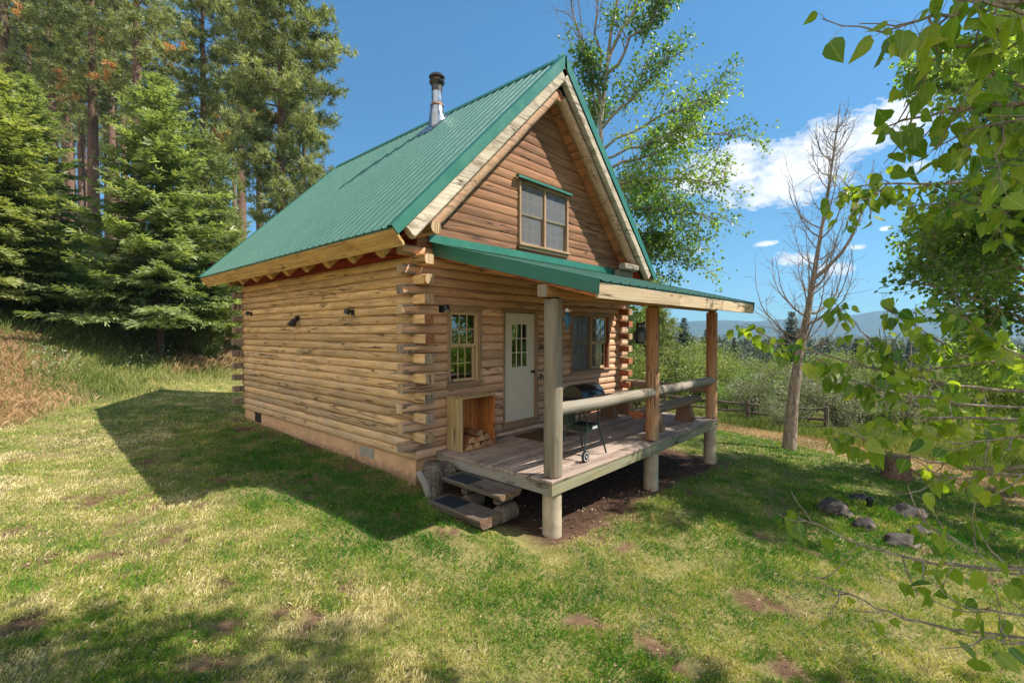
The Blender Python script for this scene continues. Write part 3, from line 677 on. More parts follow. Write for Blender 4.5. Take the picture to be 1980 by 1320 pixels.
for q in (((4.82, -.05, 1.05), (4.90, .05, 2.262)), ((5.57, -.045, 1.05), (5.60, .05, 2.262)), ((4.12, -.02, 1.05), (4.14, .05, 2.262))):
    mb = MB(); mb.box(*q); mb.build('jamb', MT['sash_red'] if q[0][0] > 5 else MT['trim'], w2)
for a, b, scn in ((4.14, 4.82, True), (4.90, 5.57, False)):
    sash(w2, a, b, 1.645, 2.255, -.012, MT['sash'], screen=scn); sash(w2, a, b, 1.055, 1.67, .02, MT['sash'], w=.05, screen=scn)
w3 = window_frame(2.42, 3.90, 3.60, 4.76, [MT['trim'], MT['trim_h']], tw=.05)
mb = MB(); mb.box((3.13, -.05, 3.60), (3.19, .05, 4.76)); mb.build('jamb', MT['trim'], w3)
for a, b in ((2.43, 3.12), (3.20, 3.89)):
    sash(w3, a, b, 4.16, 4.75, -.008, MT['sash'], screen=True); sash(w3, a, b, 3.61, 4.185, .022, MT['sash'], w=.05, screen=True)
mb = MB(); V = [(2.26, -.065, 4.87), (3.98, -.065, 4.87), (3.98, -.14, 4.845), (2.26, -.14, 4.845), (2.26, -.143, 4.80), (3.98, -.143, 4.80)]
mb.add(V, [(0, 1, 2, 3)[::-1], (3, 2, 5, 4)[::-1]], .5); mb.add([(a, b+.004, c-.004) for a, b, c in V], [(0, 1, 2, 3), (3, 2, 5, 4)], .5)
mb.add([(2.26, -.055, 4.868), (2.26, -.14, 4.845), (2.26, -.143, 4.80), (2.26, -.055, 4.80), (3.98, -.055, 4.868), (3.98, -.14, 4.845), (3.98, -.143, 4.80), (3.98, -.055, 4.80)], [(0, 1, 2, 3), (4, 5, 6, 7)], .5)
part(mb, 'window_hood', MT['metal_trim'])
# ---- door
mb = MB(); mb.box((1.92, -.05, .19), (1.985, .08, 2.30), .5, 0); mb.box((2.875, -.05, .19), (2.94, .08, 2.30), .5, 0)
mb.box((1.92, -.053, 2.265), (2.94, .08, 2.335), .5, 1); mb.box((1.90, -.075, .10), (2.96, .08, .205), .4, 1)
df = part(mb, 'door_frame', [MT['trim'], MT['trim_h']])
mb = MB(); x0, x1, z0, z1 = 1.99, 2.87, .215, 2.262
gx0, gx1, gz0, gz1 = 2.20, 2.66, 1.24, 2.05; y0, y1 = .0, .045
mb.box((x0, y0, z0), (x1, y1, gz0), .5, 0, .002); mb.box((x0, y0, gz1), (x1, y1, z1), .5, 0, .002)
mb.box((x0, y0, gz0), (gx0, y1, gz1), .5, 0, 0); mb.box((gx1, y0, gz0), (x1, y1, gz1), .5, 0, 0)
for a in ((gx0-.045, gx0, gz0-.045, gz1+.045), (gx1, gx1+.045, gz0-.045, gz1+.045)): mb.box((a[0], -.014, a[2]), (a[1], .0, a[3]), .5, 0, .004)
for a in ((gx0, gx1, gz0-.045, gz0), (gx0, gx1, gz1, gz1+.045)): mb.box((a[0], -.013, a[2]), (a[1], .0, a[3]), .5, 0, .004)
# crossbuck moulding: frame of eight strips round four panels
px0, px1, pz0, pz1 = 2.16, 2.70, .40, 1.07; cxm, czm = (px0+px1)/2, (pz0+pz1)/2
def strip(a, b): mb.beam((a[0], -.006, a[1]), (b[0], -.006, b[1]), .012, .014, (0, 1, 0), .5, 0, .003)
g = .05
for sx in (-1, 1):
    e = cxm+sx*.27
    strip((e, pz0+g*1.6), (e, pz1-g*1.6)); strip((e, pz0+g*1.6), (cxm+sx*g, czm)); strip((e, pz1-g*1.6), (cxm+sx*g, czm))
for sz in (-1, 1):
    e = czm+sz*.335
    strip((px0+g, e), (px1-g, e)); strip((px0+g, e), (cxm, czm+sz*g*1.3)); strip((px1-g, e), (cxm, czm+sz*g*1.3))
door = part(mb, 'door', MT['door'])
mb = MB()
for k in (1, 2): xx = gx0+(gx1-gx0)*k/3; mb.box((xx-.01, .002, gz0), (xx+.01, .02, gz1))
for k in (1, 2): zz = gz0+(gz1-gz0)*k/3; mb.box((gx0, .003, zz-.01), (gx1, .019, zz+.01))
mb.build('muntin', MT['door'], door)
mb = MB(); mb.box((gx0, .018, gz0), (gx1, .022, gz1), .5, 0, 0); mb.build('pane', MT['glass'], door)
mb = MB(); M = Matrix.Rotation(D2R(90), 3, 'X'); mb.lathe([(.03, 0), (.03, .008), (.012, .012), (.012, .035), (.03, .045), (.033, .06), (.02, .075), (.002, .078)], (2.80, .0, 1.12), 16, M=np.array(M)); mb.build('door_knob', MT['black'], door, smooth=True)
# ---- wall lights
def wall_light(x, y, z, nx, ny, s=1.):
    n = np.array([nx, ny, 0.]); t = np.array([-ny, nx, 0.])
    mb = MB(); p = np.array([x, y, z])
    mb.beam(p, p+n*.03, .09*s, .11*s, (0, 0, 1), .5, 0, .01)
    mb.beam(p+n*.03+[0, 0, .01], p+n*.10*s+[0, 0, .03], .03, .03, (0, 0, 1))
    q = p+n*.11*s+np.array([0, 0, .02]); mb.tube([q+[0, 0, .05*s], q+[0, 0, .03*s], q+n*.03-[0, 0, .05*s]], [.03*s, .055*s, .06*s], 12)
    o = part(mb, 'wall_light', MT['black'], smooth=True)
    mb = MB(); mb.tube([q+n*.02-[0, 0, .03*s], q+n*.036-[0, 0, .062*s]], [.03*s, .045*s], 10); mb.build('lamp_glass', MT['wheel'], o, smooth=True)
wall_light(-.04, 6.76, 2.36, -1, 0, .8); wall_light(-.04, 1.79, 2.25, -1, 0, .95); wall_light(.47, -.045, 2.27, 0, -1, 1.)
# two-headed flood lamp in the middle of the side wall
mb = MB(); mb.beam((-.04, 4.08, 2.20), (-.08, 4.08, 2.20), .10, .10)
for dy in (-.07, .07):
    mb.tube([(-.08, 4.08, 2.2), (-.11, 4.08+dy*.6, 2.18), (-.12, 4.08+dy, 2.14)], .018, 8)
    mb.tube([(-.11, 4.08+dy, 2.17), (-.14, 4.08+dy*1.1, 2.12), (-.19, 4.08+dy*1.3, 2.04)], [.03, .04, .06], 12)
part(mb, 'wall_light', MT['black'], smooth=True)
# small hook beside the door
mb = MB(); mb.tube([(3.02, -.04, 1.02), (3.02, -.10, 1.02), (3.02, -.13, .99), (3.02, -.12, .95)], .012, 8); mb.box((3.0, -.055, .97), (3.04, -.04, 1.07)); part(mb, 'wall_hook', MT['black'], smooth=True)
# ---- porch
DX0, DX1, DY = .38, 6.34, -2.37
mb = MB(); y = -.045; nb = 0
while y > DY+.02:
    w_ = .138; x = DX0-.015+rng.uniform(-.012, .012)
    cuts = [x]+([rng.uniform(2.2, 4.4)] if rng.random() < .8 else [])+[DX1+.01]
    for a, b in zip(cuts[:-1], cuts[1:]): mb.box((a, max(y-w_, DY-.012), -.036+rng.uniform(-.002, .002)), (b-.004, y-.005, 0+rng.uniform(-.003, .002)), rng.random(), 0, .006)
    y -= w_+.003
deck = part(mb, 'porch_deck', MT['deck'])
mb = MB(); mb.box((DX0, DY, -.20), (DX1, DY+.04, -.038), .4, 0, .004); mb.box((DX1-.04, DY+.042, -.20), (DX1, -.05, -.038), .4, 0)
for yy in (-1.6, -.8): mb.box((DX0+.05, yy, -.2), (DX1-.05, yy+.04, -.038))
mb.build('rim_joist', MT['deck_rim'], deck)
mb = MB(); mb.box((DX0, DY+.042, -.20), (DX0+.04, -.05, -.038), .5, 0, .004); mb.build('rim_joist', MT['deck_rim_y'], deck)
PX = (.56, 3.43, 6.30); PY = -2.245; PH = 2.33
def superell(n, r, p=3.2, sq=1.):
    out = []
    for k in range(n):
        a = 2*math.pi*k/n; c, s_ = math.cos(a), math.sin(a)
        out.append((math.copysign(abs(c)**(2/p), c)*r, math.copysign(abs(s_)**(2/p), s_)*r*sq))
    return out
for i, x in enumerate(PX):
    mb = MB(); r = .112
    P = superell(28, r, 2.8 if i == 0 else 2.35)
    Z = np.linspace(.012, PH, 9); prev = None
    V = []; 
    for z in Z:
        k = 1+.02*math.sin(z*2.3+i)+.01*rng.standard_normal(); 
        for a, b in P: V.append((x+a*k+.006*math.sin(z*1.3+i), PY+b*k, z))
    n = len(P); F = [(j*n+q, j*n+(q+1) % n, (j+1)*n+(q+1) % n, (j+1)*n+q) for j in range(len(Z)-1) for q in range(n)]
    mb.add(V, F, .35+.3*i/2); mb.add(V, [tuple(range(n))[::-1], tuple(range((len(Z)-1)*n, len(Z)*n))], .5)
    mb.box((x-.03, PY-.03, 0), (x+.03, PY+.03, .015))
    post = part(mb, 'porch_post', MT['post_grey'] if i == 0 else MT['post_red'], smooth=True)
    zg = Hs(x, PY)
    mb = MB(); mb.tube([(x+.02, PY+.03, zg-.25), (x+.02, PY+.03, -.6), (x+.02, PY+.03, -.215)], [.135, .130, .128], 24, .5); part(mb, 'pier', MT['pier'], smooth=True)
mb = MB(); mb.beam((.33, PY, 2.43), (WX+.10, PY, 2.43), .155, .16, (0, 0, 1), .5, 0, .02, 1); part(mb, 'porch_beam', [MT['porch_ceiling'], MT['post_grey']])
mb = MB()
for x in PX:
    mb = MB(); mb.box((x-.06, PY-.06, 2.328), (x+.06, PY+.06, 2.352)); part(mb, 'post_cap', MT['mesh_dark'])
# porch roof
PRX0, PRX1, PRY, PRZ0, PRZ1 = .30, 6.27, -3.10, 3.30, 2.49
ps = (PRZ0-PRZ1)/(-PRY); pl = math.hypot(1, ps)
def pr(x, y, h): return (x, y-(-1)*0+(-h*ps/pl)*1.0, PRZ0+y*ps+h/pl) if True else None
mb = MB(); P = roofprof(PRX0+.03, PRX1)
ys = [-.05, -1.0, -2.0, PRY]; V = []
for yy in ys: V += [pr(x, yy, dz) for x, dz in P]
n = len(P); mb.add(V, [(a*n+j, (a+1)*n+j, (a+1)*n+j+1, a*n+j+1) for a in range(3) for j in range(n-1)], .5)
V = [pr(PRX0+.03, -.05, -.012), pr(PRX1, -.05, -.012), pr(PRX1, PRY+.01, -.012), pr(PRX0+.03, PRY+.01, -.012)]
V += [(a, b, c-.02) for a, b, c in V]
mb.add(V, [(0, 1, 2, 3), (7, 6, 5, 4), (0, 4, 5, 1), (1, 5, 6, 2), (2, 6, 7, 3), (3, 7, 4, 0)], .5)
proof = part(mb, 'porch_roof', MT['metal'])
for xo, xi in ((PRX0, PRX0+.14), (PRX1+.012, PRX1-.1)):
    mb = MB()
    V = [pr(xo, -.05, .026), pr(xi, -.05, .026), pr(xi, PRY-.01, .026), pr(xo, PRY-.01, .026), (xo, -.05, PRZ0-.05*ps-.185), (xo, PRY-.005, PRZ0+PRY*ps-.155)]
    mb.add(V, [(0, 1, 2, 3), (0, 3, 5, 4)], .5); d = .004 if xo < 1 else -.004
    mb.add([(xo+d, -.05, V[0][2]), (xo+d, PRY-.01, V[3][2]), (xo+d, PRY-.005, V[5][2]), (xo+d, -.05, V[4][2])], [(0, 1, 2, 3)], .5)
    mb.build('rake_trim', MT['metal_trim'], proof)
mb = MB(); V = [(.22, -.065, 3.44), (WX-.04, -.065, 3.44), (WX-.04, -.070, 3.315), (.22, -.070, 3.315), (.24, -.22, 3.275), (WX-.04, -.22, 3.275)]
mb.add(V, [(3, 2, 1, 0), (4, 5, 2, 3)], .5); mb.add([(.22, -.065, 3.44), (WX-.04, -.065, 3.44), (WX-.04, -.05, 3.442), (.22, -.05, 3.442)], [(0, 1, 2, 3)], .5)
mb.build('wall_flashing', MT['metal_trim'], proof)
mb = MB(); yy = -.07; zz = 0
while yy > PRY+.12:
    z_ = PRZ0+yy*ps-.058; z2 = PRZ0+(yy-.132)*ps-.058; t = rng.random()
    V = [(PRX0+.045, yy, z_), (PRX1-.02, yy, z_), (PRX1-.02, yy-.132, z2), (PRX0+.045, yy-.132, z2)]; V += [(a, b, c+.018) for a, b, c in V]
    mb.add(V, [(0, 1, 2, 3), (7, 6, 5, 4), (0, 4, 5, 1), (1, 5, 6, 2), (2, 6, 7, 3), (3, 7, 4, 0)], t); yy -= .136
mb.build('ceiling_boards', MT['porch_ceiling'], proof)
mb = MB(); y_, z_ = PRY+.035, PRZ0+PRY*ps
for a, b in ((PRX0+.012, 2.6), (2.603, 4.5), (4.503, PRX1+.03)): mb.box((a, y_-.022, z_-.20), (b, y_+.018, z_-.016), rng.random(), 0, .004)
part(mb, 'porch_fascia', MT['porch_fascia'])
for x in (.56, 1.40, 2.25, 3.07, 3.92, 4.78, 5.62, 6.16):
    mb = MB(); pts = [(x, yy, PRZ0+yy*ps-.058-.075) for yy in (-.06, -1., -2., -3.06)]
    mb.tube(pts, .075, 12, rng.random(), 0, 1, rough=.04, rng=rng); part(mb, 'porch_rafter', [MT['rafter_y'], MT['end_pale']], smooth=True)
# end triangle board under the left rake of the porch roof
mb = MB(); V = []
for yy in (-.06, -3.05): V += [(.345, yy, PRZ0+yy*ps-.062), (.345, yy, PRZ0+yy*ps-.20)]
V = V+[(a+.028, b, c) for a, b, c in V]
mb.add(V, [(0, 2, 3, 1), (4, 5, 7, 6), (0, 4, 6, 2), (1, 3, 7, 5), (0, 1, 5, 4), (2, 6, 7, 3)], .5); part(mb, 'side_board', MT['soffit'])
# porch rails
for (xa, xb, za, zb) in ((PX[0]+.05, PX[1]-.04, .868, .845), (PX[1]+.05, PX[2]+.03, .845, .84)):
    mb = MB(); n_ = 12; pts = [(xa+(xb-xa)*k/n_, PY-.015+.008*math.sin(k*1.1), za+(zb-za)*k/n_+.006*math.sin(k*.8+1)) for k in range(n_+1)]
    mb.tube(pts, .088, 14, .5, 0, None, True, .05, rng)
    part(mb, 'porch_rail', MT['rail'], smooth=True)
mb = MB(); mb.tube([(6.32, y, .64) for y in (-.1, -.7, -1.4, -2.15)], .085, 12, .5, 0, None, True, .04, rng); part(mb, 'porch_rail', MT['bench'], smooth=True)
# ================================================================== things on and around the porch
def inward(name, loc, label, cat, group=None, rz=0): return empty(name, loc, label, cat, group, rz)
# ---- log benches
def bench(loc, L, rz, label, w=.34, legs=(.72, -.72), seat_t=.13, h=.46):
    r = empty('log_bench', loc, label, 'bench', 'split-log benches on the porch', rz)
    mb = MB(); P = [(-w/2, 0), (-w/2+.02, -.05), (-w/2+.08, -seat_t*.9), (0, -seat_t), (w/2-.08, -seat_t*.9), (w/2-.02, -.05), (w/2, 0), (w/2-.03, .012), (-w/2+.03, .012)]
    mb.extr(P, (-L/2, 0, h-.012), (L/2, .01, h-.012), (0, 1, 0), (0, 0, 1), .5, 0, 1)
    mb.build('seat', [MT['bench'], MT['end_front']], r)
    for x in legs:
        mb = MB(); P = [(-.20, 0), (.20, 0), (.13, h-seat_t-.005), (-.13, h-seat_t-.005)]
        mb.extr(P, (x-.075, 0, .002), (x+.075, 0, .002), (0, 1, 0), (0, 0, 1), rng.random(), 0)
        mb.build('leg', MT['bench_leg'], r)
    return r
bench((4.82, -1.93, 0), 2.75, 0, 'long split-log bench along the outer porch rail, between the middle and the last post', legs=(.80, -.66), h=.47)
bench((5.0, -.52, 0), 1.9, 0, 'split-log bench set against the cabin wall under the right window', w=.40, legs=(.55, -.15), h=.50)
# ---- kettle-style gas grill on tube legs
gr = empty('barbecue_grill', (1.74, -1.93, 0), 'black barrel-lid barbecue grill on thin dark legs, standing behind the first porch rail', 'grill')
mb = MB(); n = 18; Rr = .19; V = []; xs = [-.30, -.285, .285, .30]; rs = [.955, 1, 1, .955]
for x, k in zip(xs, rs):
    for j in range(n+1):
        a = math.pi*j/n; V.append((x, -math.cos(a)*Rr*1.12*k, .90+math.sin(a)*Rr*k*1.08))
m_ = n+1; mb.add(V, [(i*m_+j, i*m_+j+1, (i+1)*m_+j+1, (i+1)*m_+j) for i in range(3) for j in range(n)], .5)
mb.add(V, [tuple(range(m_)), tuple(range(3*m_, 4*m_))[::-1]], .5)
mb.add([(x, y, .90) for x, y in ((-.31, -.22), (.31, -.22), (.31, .22), (-.31, .22))], [(0, 1, 2, 3)], .5); mb.box((-.315, -.225, .885), (.315, .225, .902), .5, 0, .004)
lid = mb.build('lid', MT['enamel'], gr, smooth=True)
mb = MB(); mb.tube([(-.16, -.235, .945), (-.16, -.27, .955), (.16, -.27, .955), (.16, -.235, .945)], .012, 8); mb.build('handle', MT['black'], lid, smooth=True)
mb = MB(); P = [(-.21, .88), (.21, .88), (.15, .74), (-.15, .74)]; mb.extr(P, (-.29, 0, 0), (.29, 0, 0), (0, 1, 0), (0, 0, 1), .5); mb.build('firebox', MT['enamel'], gr)
for sx in (-1, 1): 
    mb = MB(); mb.box((sx*.315, -.17, .875), (sx*.50, .17, .897), .5, 0, .006); mb.build('side_shelf', MT['black'], gr)
for sx in (-1, 1):
    for sy in (-1, 1):
        mb = MB(); mb.tube([(sx*.20, sy*.13, .78), (sx*.205, sy*.14, .68), (sx*.145, sy*.17, .58), (sx*.15, sy*.175, .48), (sx*.31, sy*.22, .015 if sx > 0 else .09)], .0135, 10)
        mb.build('leg', MT['grill_leg'], gr, smooth=True)
mb = MB(); mb.box((-.16, -.155, .44), (.16, .155, .452), .5, 0, .002); mb.box((-.165, -.165, .40), (.165, -.156, .49)); mb.box((-.165, .156, .40), (.165, .165, .49)); mb.box((-.172, -.156, .40), (-.163, .156, .49)); mb.box((.163, -.156, .40), (.172, .156, .49))
sh_ = mb.build('lower_shelf', MT['grill_leg'], gr)
mb = MB(); mb.box((.0, -.168, .425), (.155, -.1655, .475)); mb.build('label_plate', MT['plate'], sh_)
mb = MB(); mb.box((-.44, -.02, .52), (-.24, .17, .72), .5, 0, .02); mb.build('side_box', MT['grill_leg'], gr)
for sy in (-1, 1):
    mb = MB(); M = np.array(Matrix.Rotation(D2R(90), 3, 'X')); mb.lathe([(.055, -.018), (.078, -.018), (.082, -.01), (.082, .01), (.078, .018), (.055, .018)], (-.325, sy*.255, .083), 28, M=M); wh = mb.build('wheel', MT['black'], gr, smooth=True)
    mb = MB()
    for k in range(5):
        a = k*2*math.pi/5+.3; p0 = np.array((-.325, sy*.255, .083)); d = np.array((math.cos(a), 0, math.sin(a))); mb.beam(p0+d*.01, p0+d*.06, .018, .03, (0, 1, 0))
    mb.lathe([(.052, -.02), (.064, -.02), (.064, .02), (.052, .02), (.052, -.02)], (-.325, sy*.255, .083), 28, M=M); mb.lathe([(.018, -.024), (.018, .024)], (-.325, sy*.255, .083), 12, M=M)
    mb.build('hub', MT['wheel'], wh)
mb = MB(); mb.tube([(-.325, -.26, .083), (-.325, .26, .083)], .008, 8); mb.build('axle', MT['steel_dark'], gr)
# ---- doormat
mb = MB((2.43, -.62, 0)); mb.box((1.98, -.98, .003), (2.92, -.26, .016), .5, 0, .004)
tag(mb.build('doormat', MT['coir']), 'dark brown doormat lying on the deck in front of the cream door', 'doormat')
# ---- firewood crate
cr = empty('firewood_crate', (.93, -.27, 0), 'tall open plywood crate with split firewood in its bottom, beside the front window', 'crate')
x0, x1, y0, y1, h = -.37, .37, -.18, .20, .84; t = .02
for lo, hi, nm, mt, ax in (((x0, y0, .003), (x0+t, y1, h), 'side_panel', 'crate_out', 0), ((x1-t, y0, .003), (x1, y1, h), 'side_panel', 'crate_in', 0), ((x0+t, y1-t, .003), (x1-t, y1, h), 'back_panel', 'crate_in', 0),
                   ((x0-.01, y0-.01, h), (x1+.01, y1+.01, h+.02), 'top_panel', 'crate_out', 0), ((x0+t, y0, .003), (x1-t, y1-t, .022), 'bottom_panel', 'crate_in', 0)):
    mb = MB(); mb.box(lo, hi, rng.random(), 0, .002); mb.build(nm, MT[mt], cr)
mb = MB(); mb.box((x0+t, y1-t-.03, .022), (x0+t+.05, y1-t, h-.001)); mb.box((x0+.26, y1-t-.025, .022), (x0+.32, y1-t-.001, h-.001)); mb.build('batten', MT['bench_leg'], cr)
fw = [(-.22, -.05, .022, .10, 12), (-.05, -.10, .022, .11, -8), (.12, -.04, .022, .10, 4), (.24, -.09, .022, .10, -14), (-.14, -.03, .118, .10, -10), (.03, -.08, .125, .10, 15), (.18, -.04, .12, .11, -6), (.03, -.03, .22, .09, 5)]
lab = ['split firewood log lying at the crate bottom, leftmost', 'split firewood log at the crate bottom, second from the left', 'split firewood log at the crate bottom, second from the right', 'split firewood log at the crate bottom, rightmost',
       'split firewood log in the middle layer, left one', 'split firewood log in the middle layer, centre one', 'split firewood log in the middle layer, right one', 'split firewood log lying topmost on the pile in the crate']
for (x, y, z, s, a), l in zip(fw, lab):
    mb = MB(); P = [(-s*.8, 0), (s*.8, 0.0), (s*.55, s*.65), (0.1*s, s*.95), (-s*.6, s*.6)]
    P = [(a_+rng.uniform(-.008, .008), b_+(rng.uniform(-.006, .006) if b_ else 0)) for a_, b_ in P]
    mb.extr(P, (0, -.15, 0), (0, .17, 0), (1, 0, 0), (0, 0, 1), rng.random(), 0, 1)
    o = mb.build('firewood', [MT['firewood'], MT['rafter_y']]); o.location = (.93+x, -.27+y*.4-.01, z); o.rotation_euler = (0, 0, D2R(a*.35)); tag(o, l, 'firewood', 'split firewood in the crate')
# ---- steps: two thick treads on log blocks
st = empty('wooden_steps', (.1, -1.2, -.66), 'two weathered wooden step treads on log blocks leading up to the deck', 'steps')
def tread(z, xa, xb, ya, yb, th, tone):
    mb = MB(); n = 7; V = []
    P = [(0, 0), (.02, .012), (xb-xa-.02, .012), (xb-xa, 0), (xb-xa-.03, -th*.7), (xb-xa-.07, -th), (.06, -th), (.02, -th*.6)]
    mb.extr(P, (xa-.1, ya+1.2, z+.66-.012), (xa-.1, yb+1.2, z+.66-.012), (1, 0, 0), (0, 0, 1), tone, 0, 1); return mb.build('tread', [MT['tread'], MT['end_brown']], st)
tread(-.21, -.03, .40, -1.84, -.66, .07, .5); tread(-.50, -.25, .16, -1.70, -.60, .13, .3)
for (y, r) in ((-1.66, .115), (-1.0, .11)):
    mb = MB(); pts = [(.05, y+1.2, .115), (.18, y+1.2+.01, .115), (.33, y+1.2, .115)]
    mb.tube(pts, [r, r*1.03, r*.98], 14, .4, 0, 1, True, .06, rng); mb.build('support_log', [MT['tread'], MT['tread']], st, smooth=True)
for y in (-1.6, -.95):
    mb = MB(); mb.beam((.05, y+1.2, .30), (.33, y+1.2, .30), .12, .13, (0, 0, 1), .4, 0, .02); mb.build('support_log', [MT['tread']], st)
for (x, y, z, l) in ((.16, -.96, -.207, 'dark rubber mat on the upper wooden step'), (-.045, -.92, -.497, 'dark rubber mat on the lower wooden step')):
    mb = MB(); mb.box((-.155, -.22, 0), (.155, .22, .006), .5, 0, .002); o = mb.build('rubber_mat', MT['mat_rubber']); o.location = (x, y, z); tag(o, l, 'mat', 'rubber mats on the steps')
# ---- gnarled log chunk at the corner of the cabin
def lumpy(name, prof, c, mats, n=26, amp=.12, fr=3., seed=1, lean=(0, 0), mi_top=1, tilt=0):
    r_ = np.random.default_rng(seed); ph = r_.uniform(0, 6.28, 6); V = []; a = np.linspace(0, 2*np.pi, n, endpoint=False); F = []
    for i, (r, z) in enumerate(prof):
        for t in a:
            k = 1+amp*(math.sin(2*t+ph[0])*.5+math.sin(3*t+ph[1]+z*fr)*.35+math.sin(5*t+ph[2]-z*fr)*.3+math.sin(9*t+ph[3]+z*2)*.22)+amp*.25*r_.standard_normal()
            V.append((math.cos(t)*r*k+lean[0]*z, math.sin(t)*r*k+lean[1]*z, z+tilt*math.cos(t)*r*(z > prof[-1][1]*.6)))
    mb = MB(); k = len(prof); mb.add(V, [(i*n+j, i*n+(j+1) % n, (i+1)*n+(j+1) % n, (i+1)*n+j) for i in range(k-1) for j in range(n)], .5)
    mb.add(V, [tuple(range((k-1)*n, k*n))], .5, mi_top); o = mb.build(name, mats); o.location = c; 
    for p in o.data.polygons: p.use_smooth = len(p.vertices) == 4
    return o
MT['burl'] = bark('grey_burl_wood', (.09, .065, .05), (.30, .25, .215), 1.8, .5)
MT['pale_branch'] = wood('barkless_branch', (.24, .20, .16), (.36, .32, .27), (.30, .29, .28), 2, .7, contrast=.5)
zg = -.66
o = lumpy('log_chunk', [(.155, -.08), (.15, .05), (.14, .2), (.15, .32), (.175, .42), (.175, .55), (.15, .61), (.02, .60)], (.02, -.42, zg), [MT['burl'], MT['end_grey']], seed=4, amp=.12)
tag(o, 'gnarled grey log chunk with a pale forked stub, beside the steps at the cabin corner', 'log')
mb = MB(); mb.tube([(.06, .0, .42), (.17, -.05, .46), (.27, -.08, .42)], [.12, .15, .12], 12, .5, 0, 1, True, .14, rng); s_ = mb.build('knot', [MT['burl'], MT['end_grey']], o, smooth=True)
mb = MB(); mb.tube([(-.09, -.05, -.08), (-.13, -.05, .18), (-.18, -.02, .36), (-.25, .04, .52)], [.045, .055, .06, .052], 12, .5, 0, 0, True, .05, rng); mb.build('forked_stub', [MT['pale_branch']], o, smooth=True)
# ---- hanging ornaments
MT['teal'] = plain('teal_bird_paint', (.012, .08, .13), .3, var=.6, nscale=40); MT['white_p'] = plain('white_bird_paint', (.75, .66, .66), .4, var=.2, nscale=60)
MT['owl'] = plain('speckled_owl_plastic', (.05, .055, .06), .5, var=.75, nscale=45); MT['owl_light'] = plain('pale_owl_breast', (.16, .18, .19), .5, var=.8, nscale=55)
b_ = empty('bird_ornament', (PX[0]+.125, PY-.135, 2.00), 'small teal and white bird ornament hanging on the first porch post', 'ornament')
M = np.array(Matrix.Rotation(D2R(12), 3, 'Y'))@np.array(Matrix.Rotation(D2R(-10), 3, 'X'))
mb = MB(); mb.lathe([(.003, -.14), (.012, -.10), (.016, -.05), (.032, .0), (.042, .05), (.036, .09), (.024, .115), (.027, .135), (.026, .155), (.012, .172), (.002, .176)], (0, 0, .04), 14, M=M); mb.build('body', MT['teal'], b_, smooth=True)
mb = MB(); mb.lathe([(.025, -.02), (.031, .0), (.030, .02), (.012, .04), (.002, .045)], tuple(np.array((0, 0, .04))+M@np.array((0, 0, .14))), 12); mb.tube([M@np.array((.02, -.02, .14))+(0, 0, .04), M@np.array((.05, -.05, .15))+(0, 0, .04)], [.009, .002], 6); mb.build('head', MT['white_p'], b_, smooth=True)
for s_ in (-1, 1):
    mb = MB(); mb.tube([M@np.array((s_*.04, -.01, .09))+(0, 0, .04), M@np.array((s_*.052, -.0, .02))+(0, 0, .04), M@np.array((s_*.03, 0, -.07))+(0, 0, .04)], [.012, .02, .004], 8); mb.build('wing', MT['teal'], b_, smooth=True)
mb = MB(); mb.tube([(-.10, .06, .06), (-.05, .03, .06), (0, .02, .06)], .006, 6); mb.build('hook', MT['black'], b_)
ow = empty('owl_decoy', (4.33, -1.55, 1.66), 'dark speckled owl decoy hanging from the porch roof', 'ornament')
# faces the camera side (-x,-y)
ow.rotation_euler[2] = D2R(-48+90-90)
mb = MB(); mb.lathe([(.02, 0), (.07, .01), (.085, .06), (.105, .14), (.110, .22), (.095, .29), (.082, .315), (.092, .35), (.09, .39), (.06, .42), (.02, .425)], (0, 0, 0), 22, sx=1, sy=.8)
for s_ in (-1, 1):
    mb.tube([(s_*.055, 0, .40), (s_*.08, 0, .44), (s_*.09, 0, .475)], [.028, .016, .002], 8); mb.tube([(s_*.085, 0, .27), (s_*.115, .01, .16), (s_*.07, .03, .01)], [.03, .034, .01], 8)
mb.build('body', MT['owl'], ow, smooth=True)
mb = MB(); mb.lathe([(.02, .03), (.06, .06), (.075, .14), (.075, .22), (.05, .28), (.01, .30)], (0, -.03, 0), 16, sy=.85); mb.build('breast', MT['owl_light'], ow, smooth=True)
for s_ in (-1, 1):
    mb = MB(); mb.lathe([(.001, 0), (.022, .004), (.022, .010), (.001, .014)], (s_*.036, -.07, .365), 12, M=np.array(Matrix.Rotation(D2R(90), 3, 'X'))); mb.build('eye', MT['wheel'], ow, smooth=True)
mb = MB(); mb.tube([(0, -.07, .345), (0, -.09, .32)], [.012, .002], 6); mb.build('beak', MT['black'], ow)
mb = MB(); mb.tube([(0, 0, .42), (0, 0, 1.10)], .0025, 5); mb.build('cord', MT['black'], ow)
